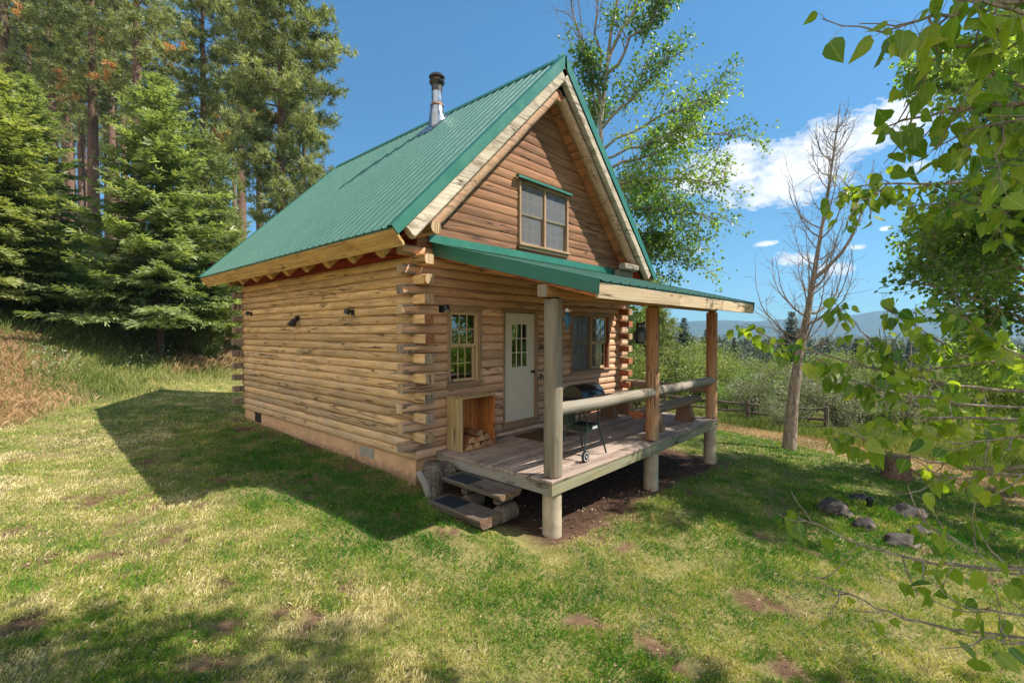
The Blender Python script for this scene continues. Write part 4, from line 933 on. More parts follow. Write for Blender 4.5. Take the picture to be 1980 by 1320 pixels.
# ---- black pipe and rocks on the lawn
def at(px, py, z=None):
    """ground point seen at a photo pixel"""
    D = 3.
    for k in range(400):
        p = W(px, D); zz = CAM[2]-(py-642.4)/FPX*D
        if zz <= Hs(*p): break
        D *= 1.01
    return p[0], p[1], Hs(*p), D
x, y, z, D_ = at(1685, 990)
mb = MB(); mb.lathe([(.042, -.10), (.042, .15), (.055, .155), (.057, .19), (.050, .21), (.034, .213), (.033, .15), (.002, .15)], (0, 0, 0), 20)
o = mb.build('drain_pipe', MT['black'], smooth=True); o.location = (x, y, z); o.rotation_euler = (D2R(4), D2R(-3), 0); tag(o, 'short black pipe standing upright among the grey rocks', 'pipe')
def rockmat():
    m, nt, b, out = newmat('field_rock'); v = mapping(nt, (1, 1, 1)); n = noise(nt, v, 9, 8, .7); n2 = noise(nt, v, 2.2, 4)
    c = ramp(nt, n, [(.3, (.016, .015, .014)), (.7, (.10, .082, .072))]); c = mixc(nt, ramp(nt, n2, [(.55, 0), (.65, .6)]), c, (.30, .21, .16))
    lk(nt, c, b.inputs['Base Color']); b.inputs['Roughness'].default_value = .95; bump(nt, b, n, .8, .03); return m
MT['rock'] = rockmat()
import bmesh
def rock(px, py, sx, sy, sz, label, seed, rz=0):
    bm = bmesh.new(); bmesh.ops.create_icosphere(bm, subdivisions=4, radius=1); r_ = np.random.default_rng(seed); off = r_.uniform(0, 50, 3)
    from mathutils import noise as mn
    for v in bm.verts:
        p = v.co.copy(); k = 1+.38*mn.noise(p*1.1+Vector(off))+.16*mn.noise(p*2.7+Vector(off))+.06*mn.noise(p*7+Vector(off))
        v.co = Vector((p.x*k*sx*1.25, p.y*k*sy*1.3, max(p.z, -.5)*k*sz*1.25))
    me = bpy.data.meshes.new('rock'); bm.to_mesh(me); bm.free(); me.materials.append(MT['rock'])
    for q in me.polygons: q.use_smooth = True
    x, y, z, D = at(px, py); o = link('rock', me); o.location = (x, y, z+.02); o.rotation_euler[2] = rz; tag(o, label, 'rock', 'grey field rocks on the lawn')
RF = math.atan2(RT[1], RT[0])
for a in ((1618, 993, .20, .15, .13, 'dark rounded rock at the left end of the rock group on the lawn', 1), (1663, 976, .20, .13, .12, 'dark rock behind the black pipe, at the back of the rock group', 2), (1637, 1003, .12, .09, .07, 'small tan rock in front of the leftmost dark rock', 3),
          (1706, 983, .09, .07, .06, 'small dark rock just right of the black pipe', 4), (1760, 1003, .26, .14, .13, 'large flat dark rock at the right of the rock group', 5), (1676, 1024, .15, .10, .10, 'brownish rock below the black pipe', 6),
          (1750, 1058, .19, .13, .09, 'pinkish flat rock at the front of the rock group', 7), (1785, 1035, .15, .06, .07, 'narrow dark rock at the right front of the rock group', 8), (1610, 976, .09, .07, .05, 'little dark rock at the far left of the rock group', 9)):
    rock(*a, rz=RF+.2)
# ---- right-hand stump and its sprout, felled log
x, y, z, D_ = at(1737, 928)
o = lumpy('tree_stump', [(.34, -.1), (.30, .02), (.25, .15), (.235, .3), (.24, .47), (.235, .50), (.20, .50), (.02, .505)], (x, y, z), [MT['stump'], MT['end_pale']], 40, .10, 2, 12)
tag(o, 'reddish brown sawn tree stump on the dry grass edge', 'stump')
x, y, z, D_ = at(1900, 888)
mb = MB((x, y, z)); 
for k in range(1): mb.tube([(x-.8, y-.5, z+.12), (x, y, z+.14), (x+1.4, y+.4, z+.1)], [.12, .11, .08], 12, .5, 0, 1, True, .06, rng)
tag(mb.build('fallen_log', [MT['bench'], MT['end_pale']], smooth=True), 'grey fallen log lying on the dry ground at the right edge', 'log')
# ---- split-rail fence beyond the porch
fpts = [W(px, D) for px, D in ((1150, 29), (1287, 26), (1370, 24), (1447, 22.0), (1525, 20.4), (1600, 19.2))]
fe = empty('rail_fence', (0, 0, 0), 'old brown split-rail fence half hidden by shrubs beyond the porch', 'fence')
MT['fence'] = wood('old_fence_wood', (.10, .065, .045), (.18, .125, .09), (.2, .17, .14), 0, .6)
for i, p in enumerate(fpts):
    z = Hs(*p); mb = MB(); mb.tube([(p[0], p[1], z-.2), (p[0]+rng.uniform(-.04, .04), p[1], z+1.12)], [.10, .085], 8, .5, 0, None, True, .1, rng); mb.build('fence_post', MT['fence'], fe)
    if i:
        q = fpts[i-1]; zq = Hs(*q)
        for h in (.28, .60, .98):
            mb = MB(); j = rng.uniform(-.06, .06, 2); mb.tube([(q[0], q[1], zq+h+j[0]), ((p[0]+q[0])/2, (p[1]+q[1])/2, (z+zq)/2+h-.04), (p[0], p[1], z+h+j[1])], .055, 7, rng.random(), 0, None, True, .15, rng); mb.build('fence_rail', MT['fence'], fe)
# ================================================================== vegetation
def basis(dirs, rg, roll=None):
    d = dirs/np.linalg.norm(dirs, axis=1)[:, None]; r = rg.standard_normal(d.shape) if roll is None else roll
    x = np.cross(d, r); x /= np.linalg.norm(x, axis=1)[:, None]+1e-9; z = np.cross(x, d); return x, d, z     # columns: side, along, normal
def bake(tv, tf, pos, B, sc):
    x, y, z = B; N = len(pos); sc = np.broadcast_to(np.asarray(sc, float).reshape(-1, 1, 1) if np.ndim(sc) else np.full((1, 1, 1), sc), (N, 1, 1))
    V = pos[:, None, :] + sc*(tv[None, :, 0:1]*x[:, None, :]+tv[None, :, 1:2]*y[:, None, :]+tv[None, :, 2:3]*z[:, None, :])
    F = tf[None]+(np.arange(N)*len(tv))[:, None, None]
    return V.reshape(-1, 3), F.reshape(-1, tf.shape[1])
KITE = (np.array([(0, 0, 0), (.36, .38, .10), (0, 1, -.06), (-.36, .38, .10)]), np.array([(0, 1, 2), (0, 2, 3)]))
LEAF = (np.array([(0, 0, 0), (.20, -.02, .05), (.42, .18, .10), (.40, .42, .09), (.20, .72, .05), (0, 1.02, -.08), (0, .38, 0), (-.20, -.02, .05), (-.42, .18, .10), (-.40, .42, .09), (-.20, .72, .05)]),
        np.array([(0, 1, 6), (1, 2, 6), (2, 3, 6), (3, 4, 6), (4, 5, 6), (7, 0, 6), (8, 7, 6), (9, 8, 6), (10, 9, 6), (5, 10, 6)]))
class Twigs:
    def __init__(s): s.mb = MB()
def curve(a, b, sag=0., n=6, wob=0., rg=None):
    a = np.array(a, float); b = np.array(b, float); t = np.linspace(0, 1, n)[:, None]; L = np.linalg.norm(b-a)
    P = a+(b-a)*t; P[:, 2] += (np.sin(np.pi*t[:, 0])*sag*L)
    if wob and rg is not None: P[1:-1] += rg.standard_normal((n-2, 3))*wob*L
    return P
def along(P, t):
    t = np.clip(t, 0, .9999)*(len(P)-1); i = int(t); return P[i]+(P[i+1]-P[i])*(t-i), (P[i+1]-P[i])/np.linalg.norm(P[i+1]-P[i])
def leaf_cluster(P, n, spread, rg, hang=.5, t0=.15):
    pos = []; dr = []
    for k in range(n):
        p, d = along(P, t0+(1-t0)*rg.random()); o = rg.standard_normal(3); o -= d*(o@d)*.3; o /= np.linalg.norm(o)+1e-6
        v = o*.9+d*.5+np.array([0, 0, -hang]); pos.append(p+o*spread*rg.uniform(.2, 1)); dr.append(v)
    return pos, dr
def limb(mb, P, r0, r1, n=6): mb.tube(P, np.linspace(r0, r1, len(P))**1, n, .5, 0, None, False)
def broadleaf(name, label, cat, trunk, mains, lf, barkm, rg, leafsz=.09, per=9, twigs=14, twl=.8, tmpl=KITE, group=None, r0=.16, subs=5, hang=.5, bare=(), spread=.10, up=.2, kindlabel=None):
    """trunk: list of points; mains: (t on trunk, end point, radius)"""
    trunk = np.array(trunk, float); base = trunk[0]
    root = empty(name, tuple(base), label, cat, group)
    mb = MB(); mb.tube(trunk-base, np.linspace(r0, r0*.22, len(trunk)), 12, .5, 0, None, True, .06, rg)
    pos = []; dr = []
    def twig(p, d, L, r, leaves=True):
        v = d*.8+rg.standard_normal(3)*.6+np.array([0, 0, up]); v /= np.linalg.norm(v)
        Q = curve(p, p+v*L, rg.uniform(-.05, .08), 4, .03, rg); limb(mb, Q-base, r, r*.3, 4)
        if leaves: a, b = leaf_cluster(Q, per, spread, rg, hang); pos.extend(a); dr.extend(b)
    for mi_, (t, end, r) in enumerate(mains):
        p, d = along(trunk, t); P = curve(p, end, rg.uniform(-.04, .08), 8, .02, rg); limb(mb, P-base, r, r*.25, 7)
        lv = mi_ not in bare; L = np.linalg.norm(P[-1]-P[0])
        for k in range(subs):
            tt = .25+.75*(k+rg.random())/subs; q, dq = along(P, tt); v = dq+rg.standard_normal(3)*.55+np.array([0, 0, up*.8]); v /= np.linalg.norm(v)
            l2 = L*rg.uniform(.22, .42)*(1.15-tt*.5); S_ = curve(q, q+v*l2, rg.uniform(-.05, .1), 5, .03, rg); limb(mb, S_-base, r*.4, r*.12, 5)
            for j in range(max(2, int(twigs*(.4 if not lv else 1)/subs*1.6))): q2, d2 = along(S_, rg.uniform(.15, 1)); twig(q2, d2, twl*rg.uniform(.5, 1.1), .006, lv)
        for j in range(int(twigs*.5)): q2, d2 = along(P, rg.uniform(.35, 1)); twig(q2, d2, twl*rg.uniform(.4, 1), .006, lv)
    mb.build('trunk', barkm, root, smooth=True)
    if pos:
        pos = np.array(pos)-base; dr = np.array(dr); N = len(pos)
        V, F = bake(tmpl[0], tmpl[1], pos, basis(dr, rg), leafsz*rg.uniform(.6, 1.2, N))
        cl = fbm(pos[:, 0]+base[0]*3, pos[:, 1]+pos[:, 2]*1.7, .9, 21, 2); tone = np.clip(.5+(cl-.5)*1.4+rg.standard_normal(N)*.2, 0, 1)
        link('crown', np_mesh('crown', V, F, lf, np.repeat(tone, len(tmpl[1]))), root)
    return root
# ---------- conifers
def fir_mesh(Hh, R, seed, lf, barkm, bare=.05, dens=1., droop=.25):
    rg = np.random.default_rng(seed); mb = MB(); mb.tube([(0, 0, -.3), (0, 0, Hh*.35), (.05, 0, Hh*.7), (0, 0, Hh)], [Hh*.0145, Hh*.011, Hh*.006, .01], 9, .5, 0, None, False, .08, rg)
    pos = []; dr = []; nr = []; sz = []
    z = Hh*bare; tmpl_v = np.array([(-.5, 0, 0), (.5, 0, 0), (.30, 1, 0), (-.30, 1, 0)]); 
    while z < Hh*.985:
        t = z/Hh; nb = rg.integers(4, 7); L0 = R*(1-t)**.72*(.55+.45*min(1, t/.10+.3)); a0 = rg.uniform(0, 6.28)
        for b in range(nb):
            a = a0+b*6.283/nb+rg.uniform(-.35, .35); L = L0*rg.uniform(.6, 1.18)+.12
            dz = rg.uniform(-.1, .1); up = .45*(t)-.02
            n = 7; s = np.linspace(0, 1, n); h = up*s*L - droop*L*(s**1.5)*(1-t) + .12*L*s**3.5+dz*s*L
            P = np.stack([np.cos(a)*s*L, np.sin(a)*s*L, z+h], 1)
            if L > .35: mb.tube(P[::2], np.linspace(max(.008, L*.011), .004, 4), 4, .5, 0, None, False)
            side = np.array([-math.sin(a), math.cos(a), 0]); m = max(3, int(L*dens*8.5))
            for k in range(m):
                tt = .12+.88*(k+rg.random()*.6)/m; p, d = along(P, tt); sl = (1.02-tt)*L*.42*min(1, tt*4+.2)*rg.uniform(.7, 1.15)+.08
                for sg in (-1, 1):
                    v = side*sg*.85+d*.75+np.array([0, 0, rg.uniform(-.28, .06)]); v /= np.linalg.norm(v)
                    q = max(1, int(sl/.15))
                    for j in range(q):
                        pp = p+v*sl*(j/q); o = rg.standard_normal(3)*.03; pos.append(pp+o); vv = v+rg.standard_normal(3)*.22+np.array([0, 0, -.12*j/q]); dr.append(vv); nr.append(np.array([0, 0, 1.])+rg.standard_normal(3)*.42); sz.append(sl/q*1.35)
                pos.append(p); dr.append(d+rg.standard_normal(3)*.15); nr.append(np.array([0, 0, 1.])+rg.standard_normal(3)*.5); sz.append(.17)
        z += Hh*.0165*rg.uniform(.8, 1.3)+.04
    pos = np.array(pos); dr = np.array(dr); nr = np.array(nr); sz = np.array(sz); dr /= np.linalg.norm(dr, axis=1)[:, None]
    x = np.cross(dr, nr); x /= np.linalg.norm(x, axis=1)[:, None]; zz = np.cross(x, dr); N = len(pos)
    # two narrow blades per needle spray
    VV = []; FF = []; nb = 0
    for w_, off in ((.32, .25), (.28, -.35)):
        y2 = dr+x*off; V = pos[:, None, :]+(sz[:, None, None])*(tmpl_v[None, :, 0:1]*w_*x[:, None, :]+tmpl_v[None, :, 1:2]*y2[:, None, :]); V = V.reshape(-1, 3)
        F = np.array([(0, 1, 2, 3)])[None]+(np.arange(N)*4)[:, None, None]+nb; nb += len(V); VV.append(V); FF.append(F.reshape(-1, 4))
    rr = np.hypot(pos[:, 0], pos[:, 1])/(R*(1-pos[:, 2]/Hh)**.8+.2)
    cl = fbm(pos[:, 0]*1.5, pos[:, 1]*1.5+pos[:, 2]*2, .9, seed, 2); tone = np.clip(.42+(cl-.5)*1.1+.12*(rr-.5)+rg.standard_normal(N)*.16, 0, 1)
    tr = mb; return tr, np_mesh('crown', np.concatenate(VV), np.concatenate(FF), lf, np.tile(tone, 2))
def pine_mesh(Hh, R, seed, lf, barkm, bare=.35, nb=70, tuft=9, dens=1., tl=.22, shape=.5, dead=0):
    rg = np.random.default_rng(seed); mb = MB(); lx = rg.uniform(-.3, .3); tp = [(0, 0, -.4), (0, 0, Hh*.3), (lx*.6, 0, Hh*.65), (lx, .1, Hh)]
    mb.tube(tp, [Hh*.0125+.03, Hh*.0105+.02, Hh*.006, .015], 10, .5, 0, None, False, .06, rg); tp = np.array(tp)
    tips = []; td = []
    for k in range(nb):
        t = bare+(1-bare)*((k+rg.random())/nb)**.92; z = t*Hh; u = (t-bare)/(1-bare); env = (math.sin(min(1, u*1.35+.18)*math.pi*.5))*(1-u)**shape+.06
        L = R*env*rg.uniform(.55, 1.15)+.3; a = k*2.399+rg.uniform(-.4, .4); c, _ = along(tp, z/Hh)
        n = 6; s = np.linspace(0, 1, n); P = np.stack([np.cos(a)*s*L, np.sin(a)*s*L, rg.uniform(-.12, .15)*s*L + L*.16*s**2.4*(1-.3*u)], 1)+np.array([c[0], c[1], z]); P[1:-1] += rg.standard_normal((n-2, 3))*.035*L
        mb.tube(P, np.linspace(max(.02, L*.016), .007, n), 5, .5, 0, None, False)
        m = max(3, int(L*dens*5.5))
        for j in range(m):
            tt = .22+.78*(j+rg.random())/m; p, d = along(P, tt); v = d*.6+rg.standard_normal(3)*np.array([.8, .8, .35])+np.array([0, 0, .25]); v /= np.linalg.norm(v); l = rg.uniform(.25, .85)*(1.1-.4*tt)
            q = p+v*l; mb.tube([p, p+v*l*.5, q], [.010, .008, .005], 3, .5, 0, None, False)
            for i in range(rg.integers(3, 6)): tips.append(q+rg.standard_normal(3)*.16-v*l*.15*i); td.append(v+rg.standard_normal(3)*.5+np.array([0, 0, .3]))
        tips.append(P[-1]); td.append(P[-1]-P[-2])
    tips = np.array(tips); td = np.array(td); td /= np.linalg.norm(td, axis=1)[:, None]; N = len(tips)
    pos = np.repeat(tips, tuft, 0); d = np.repeat(td, tuft, 0)*.5+rg.standard_normal((N*tuft, 3))*.75; M_ = N*tuft
    x, y, zz = basis(d, rg); sc = tl*rg.uniform(.7, 1.15, M_)
    tv = np.array([(-.07, 0, 0), (.07, 0, 0), (.02, 1, .05), (-.05, .6, .02)])
    V, F = bake(tv, np.array([(0, 1, 2, 3)]), pos, (x, y, zz), sc)
    ct = fbm(tips[:, 0]*1.2, tips[:, 1]*1.2+tips[:, 2]*1.6, .8, seed+5, 2); tt = np.clip(.45+(ct-.5)*1.0+rg.standard_normal(N)*.14, 0, .9)
    if dead: tt = np.where(fbm(tips[:, 0]+9, tips[:, 2]*.8, .55, seed+9, 2) > 1-dead, 1.0, tt)
    return mb, np_mesh('crown', V, F, lf, np.repeat(tt, tuft))
protos = {}
def plant(kind, name, mk, px, D, label, cat, group, sc=1., rz=None, barkm=None, dz=0, rs=None):
    if kind not in protos:
        mb, cm = mk(); me_o = mb.build('trunk', barkm, None, smooth=True); protos[kind] = (me_o.data, cm); bpy.data.objects.remove(me_o)
    tm, cm = protos[kind]; p = W(px, D) ; z = Hs(*p)
    r = empty(name, (p[0], p[1], z+dz), label, cat, group, random.uniform(0, 6.28) if rz is None else rz); r.scale = (sc*(rs or 1), sc*(rs or 1), sc)
    link('trunk', tm, r); link('crown', cm, r); return r
G1 = 'tall pines on the wooded slope'
# the two sun-lit firs and their neighbours
plant('firA', 'fir_tree', lambda: fir_mesh(11.5, 4.0, 31, MT['lf_fir'], None, .15, .85, .28), 310, 19.5, 'broad bright green fir with drooping boughs, nearest to the cabin on the left', 'fir', 'young firs left of the cabin', barkm=MT['bark_fir'], rz=1.)
plant('firB', 'fir_tree', lambda: fir_mesh(9.5, 3.1, 57, MT['lf_fir_y'], None, .10, .85, .32), -8, 17.6, 'yellow-green fir cut by the left edge of the photo', 'fir', 'young firs left of the cabin', barkm=MT['bark_fir'])
plant('firA', 'fir_tree', None, 425, 24, 'smaller green fir standing just behind the left back corner of the cabin', 'fir', 'young firs left of the cabin', .72)
plant('firB', 'fir_tree', None, 108, 20.5, 'small young yellow-green fir low on the slope, between the two larger firs', 'fir', 'young firs left of the cabin', .42)
plant('firA', 'fir_tree', None, 60, 27, 'mid-green fir further up the slope, behind the yellow-green firs', 'fir', 'young firs left of the cabin', .95)
plant('ypine', 'young_pine', lambda: pine_mesh(9, 1.7, 77, MT['lf_pine_y'], None, .05, 60, 12, 1.2, .3, .8), 412, 22, 'pale young pine with upright candles rising behind the broad fir', 'pine', None, 1.12, barkm=MT['bark_pine'])
mkP1 = lambda: pine_mesh(27, 4.4, 101, MT['lf_pine'], None, .26, 105, 13, 1.15, .36, .5)
mkP2 = lambda: pine_mesh(30, 3.8, 202, MT['lf_pine'], None, .36, 62, 12, .85, .36, .5, .26)
mkP3 = lambda: pine_mesh(25, 2.3, 303, MT['lf_pine'], None, .55, 44, 11, .8, .36, .6, .22)
pines = [('P1', 548, 29, 1.02, 'dense tall pine closest to the cabin roof, right edge of the wood'), ('P2', 470, 36, .95, None), ('P2', 272, 32, 1.0, None), ('P2', 186, 36, 1.0, None), ('P2', 400, 37, .95, None), ('P2', 108, 40, .95, None), ('P2', 20, 31, .9, None),
         ('P3', 222, 41, 1.05, None), ('P3', 330, 45, 1.1, None), ('P2', 140, 50, 1.05, None), ('P3', 65, 46, 1.1, None), ('P3', 246, 55, 1.2, None), ('P3', 505, 44, 1.1, None), ('P2', 590, 42, .78, None)]
for px in (88, 104, 118, 131, 146, 160, 172, 196, 210, 232, 262, 300, 318, 346, 382, 425, 455, 40, 12): pines.append(('P3', px+random.uniform(-3, 3), random.uniform(54, 78), random.uniform(.85, 1.2), None))
ordw = ['first', 'second', 'third', 'fourth', 'fifth', 'sixth', 'seventh', 'eighth', 'ninth', 'tenth', 'eleventh', 'twelfth', 'thirteenth', 'fourteenth', 'fifteenth', 'sixteenth', 'seventeenth', 'eighteenth', 'nineteenth', 'twentieth', 'twenty-first', 'twenty-second', 'twenty-third', 'twenty-fourth', 'twenty-fifth', 'twenty-sixth', 'twenty-seventh', 'twenty-eighth', 'twenty-ninth', 'thirtieth']
near_p = sorted([p for p in pines if p[2] < 50 and not p[4]], key=lambda p: p[1]); far_p = sorted([p for p in pines if p[2] >= 50], key=lambda p: p[1])
mk = {'P1': mkP1, 'P2': mkP2, 'P3': mkP3}
for k, px, D, s, l in pines:
    if l is None:
        if D < 50: l = 'tall rough-barked pine on the slope, %s big trunk from the left' % ordw[near_p.index((k, px, D, s, None))]
        else: l = 'thin dark-stemmed pine near the crest, %s from the left' % ordw[far_p.index((k, px, D, s, None))]
    plant(k, 'pine_tree', mk[k], px, D, l, 'pine', G1 if D < 50 else 'thin pines along the crest of the slope', s, barkm=MT['bark_pine'])
# ---------- shrubs
def shrub_mesh(Hh, R, seed, lf, n=2600, ls=.09, stems=9, hang=.1, tmpl=KITE, top=.75):
    rg = np.random.default_rng(seed); mb = MB(); pos = []; dr = []
    for k in range(stems):
        a = rg.uniform(0, 6.28); e = np.array([math.cos(a)*R*rg.uniform(.2, .9), math.sin(a)*R*rg.uniform(.2, .9), Hh*rg.uniform(.6, 1.0)])
        P = curve((rg.uniform(-.1, .1)*R, rg.uniform(-.1, .1)*R, -.1), e, rg.uniform(-.02, .1), 6, .03, rg); mb.tube(P, np.linspace(.022, .005, 6)*(.6+Hh*.25), 5, .5, 0, None, False)
        for j in range(7):
            q, d = along(P, rg.uniform(.2, 1)); v = d+rg.standard_normal(3)*.7; v /= np.linalg.norm(v); Q = curve(q, q+v*Hh*rg.uniform(.15, .35), .05, 4); mb.tube(Q, [.008, .006, .005, .003], 4, .5, 0, None, False)
            for i in range(n//(stems*7)):
                p, dd = along(Q, rg.random()); o = rg.standard_normal(3); pos.append(p+o*Hh*.055); dr.append(o+dd*.6+np.array([0, 0, -hang+.25]))
    pos = np.array(pos); dr = np.array(dr); N = len(pos); pos[:, 2] = np.maximum(pos[:, 2], .03)
    V, F = bake(tmpl[0], tmpl[1], pos, basis(dr, rg), ls*rg.uniform(.6, 1.3, N)); tone = np.clip(.5+(fbm(pos[:, 0]*2, pos[:, 1]*2+pos[:, 2]*2, .8, seed, 2)-.5)*1.3+rg.standard_normal(N)*.17, 0, 1)
    return mb, np_mesh('foliage', V, F, lf, np.repeat(tone, len(tmpl[1])))
def plant2(kind, name, mk, px, D, label, cat, group, sc=1., rs=1., barkm=None):
    r = plant(kind, name, mk, px, D, label, cat, group, sc, barkm=barkm or MT['twig'], rs=rs)
    for c in r.children:
        if c.name.startswith('crown'): c.name = 'foliage'
        if c.name.startswith('trunk'): c.name = 'stem'
    return r
mkS = {'sg': lambda: shrub_mesh(2.0, 1.3, 11, MT['lf_shrub'], 3600, .10, 10), 'so': lambda: shrub_mesh(2.6, 1.9, 12, MT['lf_olive'], 6000, .075, 12), 'sw': lambda: shrub_mesh(3.2, 1.7, 13, MT['lf_willow'], 5200, .11, 14, .3),
       'sd': lambda: shrub_mesh(2.2, 1.5, 14, MT['lf_cot'], 4200, .08, 10)}
nm = {'sg': ('green_shrub', 'green leafy shrub'), 'so': ('olive_shrub', 'grey-green dense shrub'), 'sw': ('willow_shrub', 'yellow-green willow shrub'), 'sd': ('dark_shrub', 'dark green shrub')}
def shrubs(lst, where, grp):
    srt = {}
    for k, px, D, s, r in sorted(lst, key=lambda q: q[1]): srt.setdefault(k, []).append((px, D))
    for k, px, D, s, r in lst:
        i = srt[k].index((px, D)); l = '%s %s, %s from the left' % (nm[k][1], where, ordw[i]) if len(srt[k]) > 1 else '%s %s' % (nm[k][1], where)
        plant2(k, nm[k][0], mkS[k], px, D, l, 'shrub', grp, s, r)
shrubs([('sd', 150, 20.5, .95, 1.1), ('sg', 235, 22, .8, 1.3), ('sg', 75, 24, .9, 1.3), ('sd', 200, 27, 1.0, 1.3), ('sd', 120, 29, 1.2, 1.3), ('so', 35, 30, .8, 1.2), ('so', 250, 33, .9, 1.3), ('sg', 350, 25, .8, 1.3), ('sg', 395, 21, .55, 1.2), ('sd', 300, 36, 1.0, 1.5), ('so', 180, 38, .9, 1.4), ('sg', 60, 38, 1.0, 1.6), ('sg', 450, 27, .8, 1.2)],
       'on the wooded slope', 'shrubs on the wooded slope')
shrubs([('so', 1450, 24.0, .95, 1.05), ('so', 1545, 22.5, 1.0, 1.1), ('sd', 1480, 27, 1.2, 1.1), ('so', 1625, 22, .9, 1.2), ('sd', 1405, 30, 1.0, 1.2), ('so', 1515, 19.0, .45, 1.2), ('sg', 1690, 24, .8, 1.4), ('so', 1740, 27, 1.0, 1.3)],
       'by the old rail fence', 'shrubs along the rail fence')
thicket = [('sw', 1232, 26, 1.0, 1.1), ('sg', 1262, 31, 1.15, 1.3), ('sw', 1300, 36, 1.3, 1.2), ('so', 1225, 40, 1.2, 1.4), ('so', 1290, 42, 1.2, 1.3), ('sw', 1345, 40, 1.2, 1.3), ('sg', 1330, 50, 1.4, 1.6), ('so', 1400, 46, 1.3, 1.4), ('sw', 1390, 38, 1.1, 1.1), ('sw', 1440, 44, 1.2, 1.3), ('sg', 1470, 52, 1.4, 1.5),
           ('sw', 1510, 46, 1.1, 1.3), ('sw', 1580, 50, 1.3, 1.3), ('so', 1620, 44, 1.0, 1.5), ('sg', 1660, 52, 1.3, 1.4), ('sw', 1700, 46, 1.1, 1.3), ('so', 1770, 50, 1.2, 1.4), ('sw', 1830, 42, 1.2, 1.3), ('sg', 1890, 46, 1.3, 1.4), ('sw', 1950, 40, 1.1, 1.2), ('so', 1250, 60, 1.6, 1.5), ('sw', 1370, 62, 1.7, 1.5), ('sg', 1430, 66, 1.6, 1.6), ('so', 1540, 66, 1.5, 1.6), ('sw', 1640, 68, 1.6, 1.6), ('sg', 1740, 66, 1.5, 1.6), ('sg', 1820, 62, 1.4, 1.6), ('so', 1900, 60, 1.4, 1.5)]
shrubs(thicket, 'in the thicket beyond the fence', 'shrubs of the thicket beyond the fence')
# ---------- conifers rising out of the thicket
mkC = lambda: fir_mesh(9, 2.3, 401, MT['lf_dark'], None, .06, .8, .1)
plant('P4', 'pine_tree', lambda: pine_mesh(9, 2.8, 404, MT['lf_pine_y'], None, .10, 80, 13, 1.2, .34, .6), 1262, 31, 'bushy yellow-green pine between the cabin corner and the middle porch post', 'pine', None, .72, barkm=MT['bark_pine'])
cons = [(1322, 70, 1.05), (1366, 84, .95), (1340, 110, .9), (1300, 120, 1.0), (1420, 120, .9), (1530, 62, 1.15), (1520, 78, .85), (1600, 130, 1.0), (1655, 90, .9), (1690, 110, 1.0), (1250, 95, 1.1), (1480, 130, .9), (1760, 120, 1.0), (1850, 100, 1.0), (1390, 140, 1.0), (1225, 130, 1.2)]
for i, (px, D, s) in enumerate(sorted(cons)):
    plant('C', 'conifer', mkC, px, D, 'dark distant conifer above the thicket, %s from the left' % ordw[i], 'conifer', 'dark conifers in the valley', s, barkm=MT['bark_fir'])
# ---------- far woodland on the valley floor and ridges
rgw = np.random.default_rng(88); P_ = []
for k in range(2600):
    D = 110+ (rgw.random()**1.6)*1500; px = rgw.uniform(1150, 2150) if rgw.random() < .8 else rgw.uniform(-300, 1150); p = W(px, D)
    if bank(p[0], p[1]) > 0 and p[0] < 90: continue
    P_.append((p[0], p[1], 0, D))
P_ = np.array(P_); P_[:, 2] = H(P_[:, 0], P_[:, 1]); VV = []; TT = []; N = 90
for p in P_:
    hh = rgw.uniform(3, 8)*(1+p[3]/2500); m = N if p[3] < 400 else 36; u = rgw.random(m); a = rgw.uniform(0, 6.28, m); r = hh*.28*(1-u)**.8*np.sqrt(rgw.random(m))+.1
    VV.append(np.stack([p[0]+r*np.cos(a), p[1]+r*np.sin(a), p[2]+u*hh+.3, np.full(m, hh*.085*(1.5 if m < 50 else 1))], 1)); TT.append(np.clip(rgw.normal(.5, .25)+rgw.normal(0, .15, m), 0, 1))
A_ = np.concatenate(VV); V, F = bake(KITE[0]*np.array([1.6, 1, 1]), KITE[1], A_[:, :3], basis(rgw.standard_normal((len(A_), 3))+np.array([0, 0, .3]), rgw), A_[:, 3])
tag(link('distant_woodland', np_mesh('distant_woodland', V, F, MT['lf_dark'], np.repeat(np.concatenate(TT), 2))), 'dark scattered trees far off on the valley floor', 'woodland', kind='stuff')
# ---------- tall cottonwood behind the cabin
rg = np.random.default_rng(5); D0 = 14.6
g = W(1168, D0); tr = [(g[0], g[1], Hs(*g)-.1), W3(1165, 560, D0), W3(1163, 380, D0), W3(1160, 240, D0+.1), W3(1180, 60, D0+.3), W3(1215, -90, D0+.4)]
mains = [(.72, W3(1262, -70, 15.2), .06), (.70, W3(1290, 10, 14.0), .055), (.60, W3(1330, 60, 15.6), .03), (.58, W3(1285, 120, 13.6), .05), (.52, W3(1385, 185, 14.8), .045), (.50, W3(1340, 235, 13.4), .045), (.46, W3(1412, 262, 15.0), .05), (.44, W3(1400, 350, 14.2), .05), (.42, W3(1300, 300, 16.0), .045), (.38, W3(1372, 420, 14.8), .05), (.36, W3(1290, 400, 13.2), .05),
         (.33, W3(1330, 480, 15.0), .04), (.30, W3(1345, 520, 14.4), .03), (.62, W3(1132, 120, 13.9), .03), (.55, W3(1150, 210, 15.6), .03), (.40, W3(1250, 360, 14.6), .045), (.28, W3(1275, 470, 14.8), .04), (.27, W3(1250, 560, 14.0), .04), (.26, W3(1230, 640, 15.2), .035),
         (.62, W3(1095, -60, 14.4), .045), (.66, W3(1130, -80, 14.8), .045), (.60, W3(1112, 60, 14.6), .03)]
mains = [m for i, m in enumerate(mains) if i != 2]
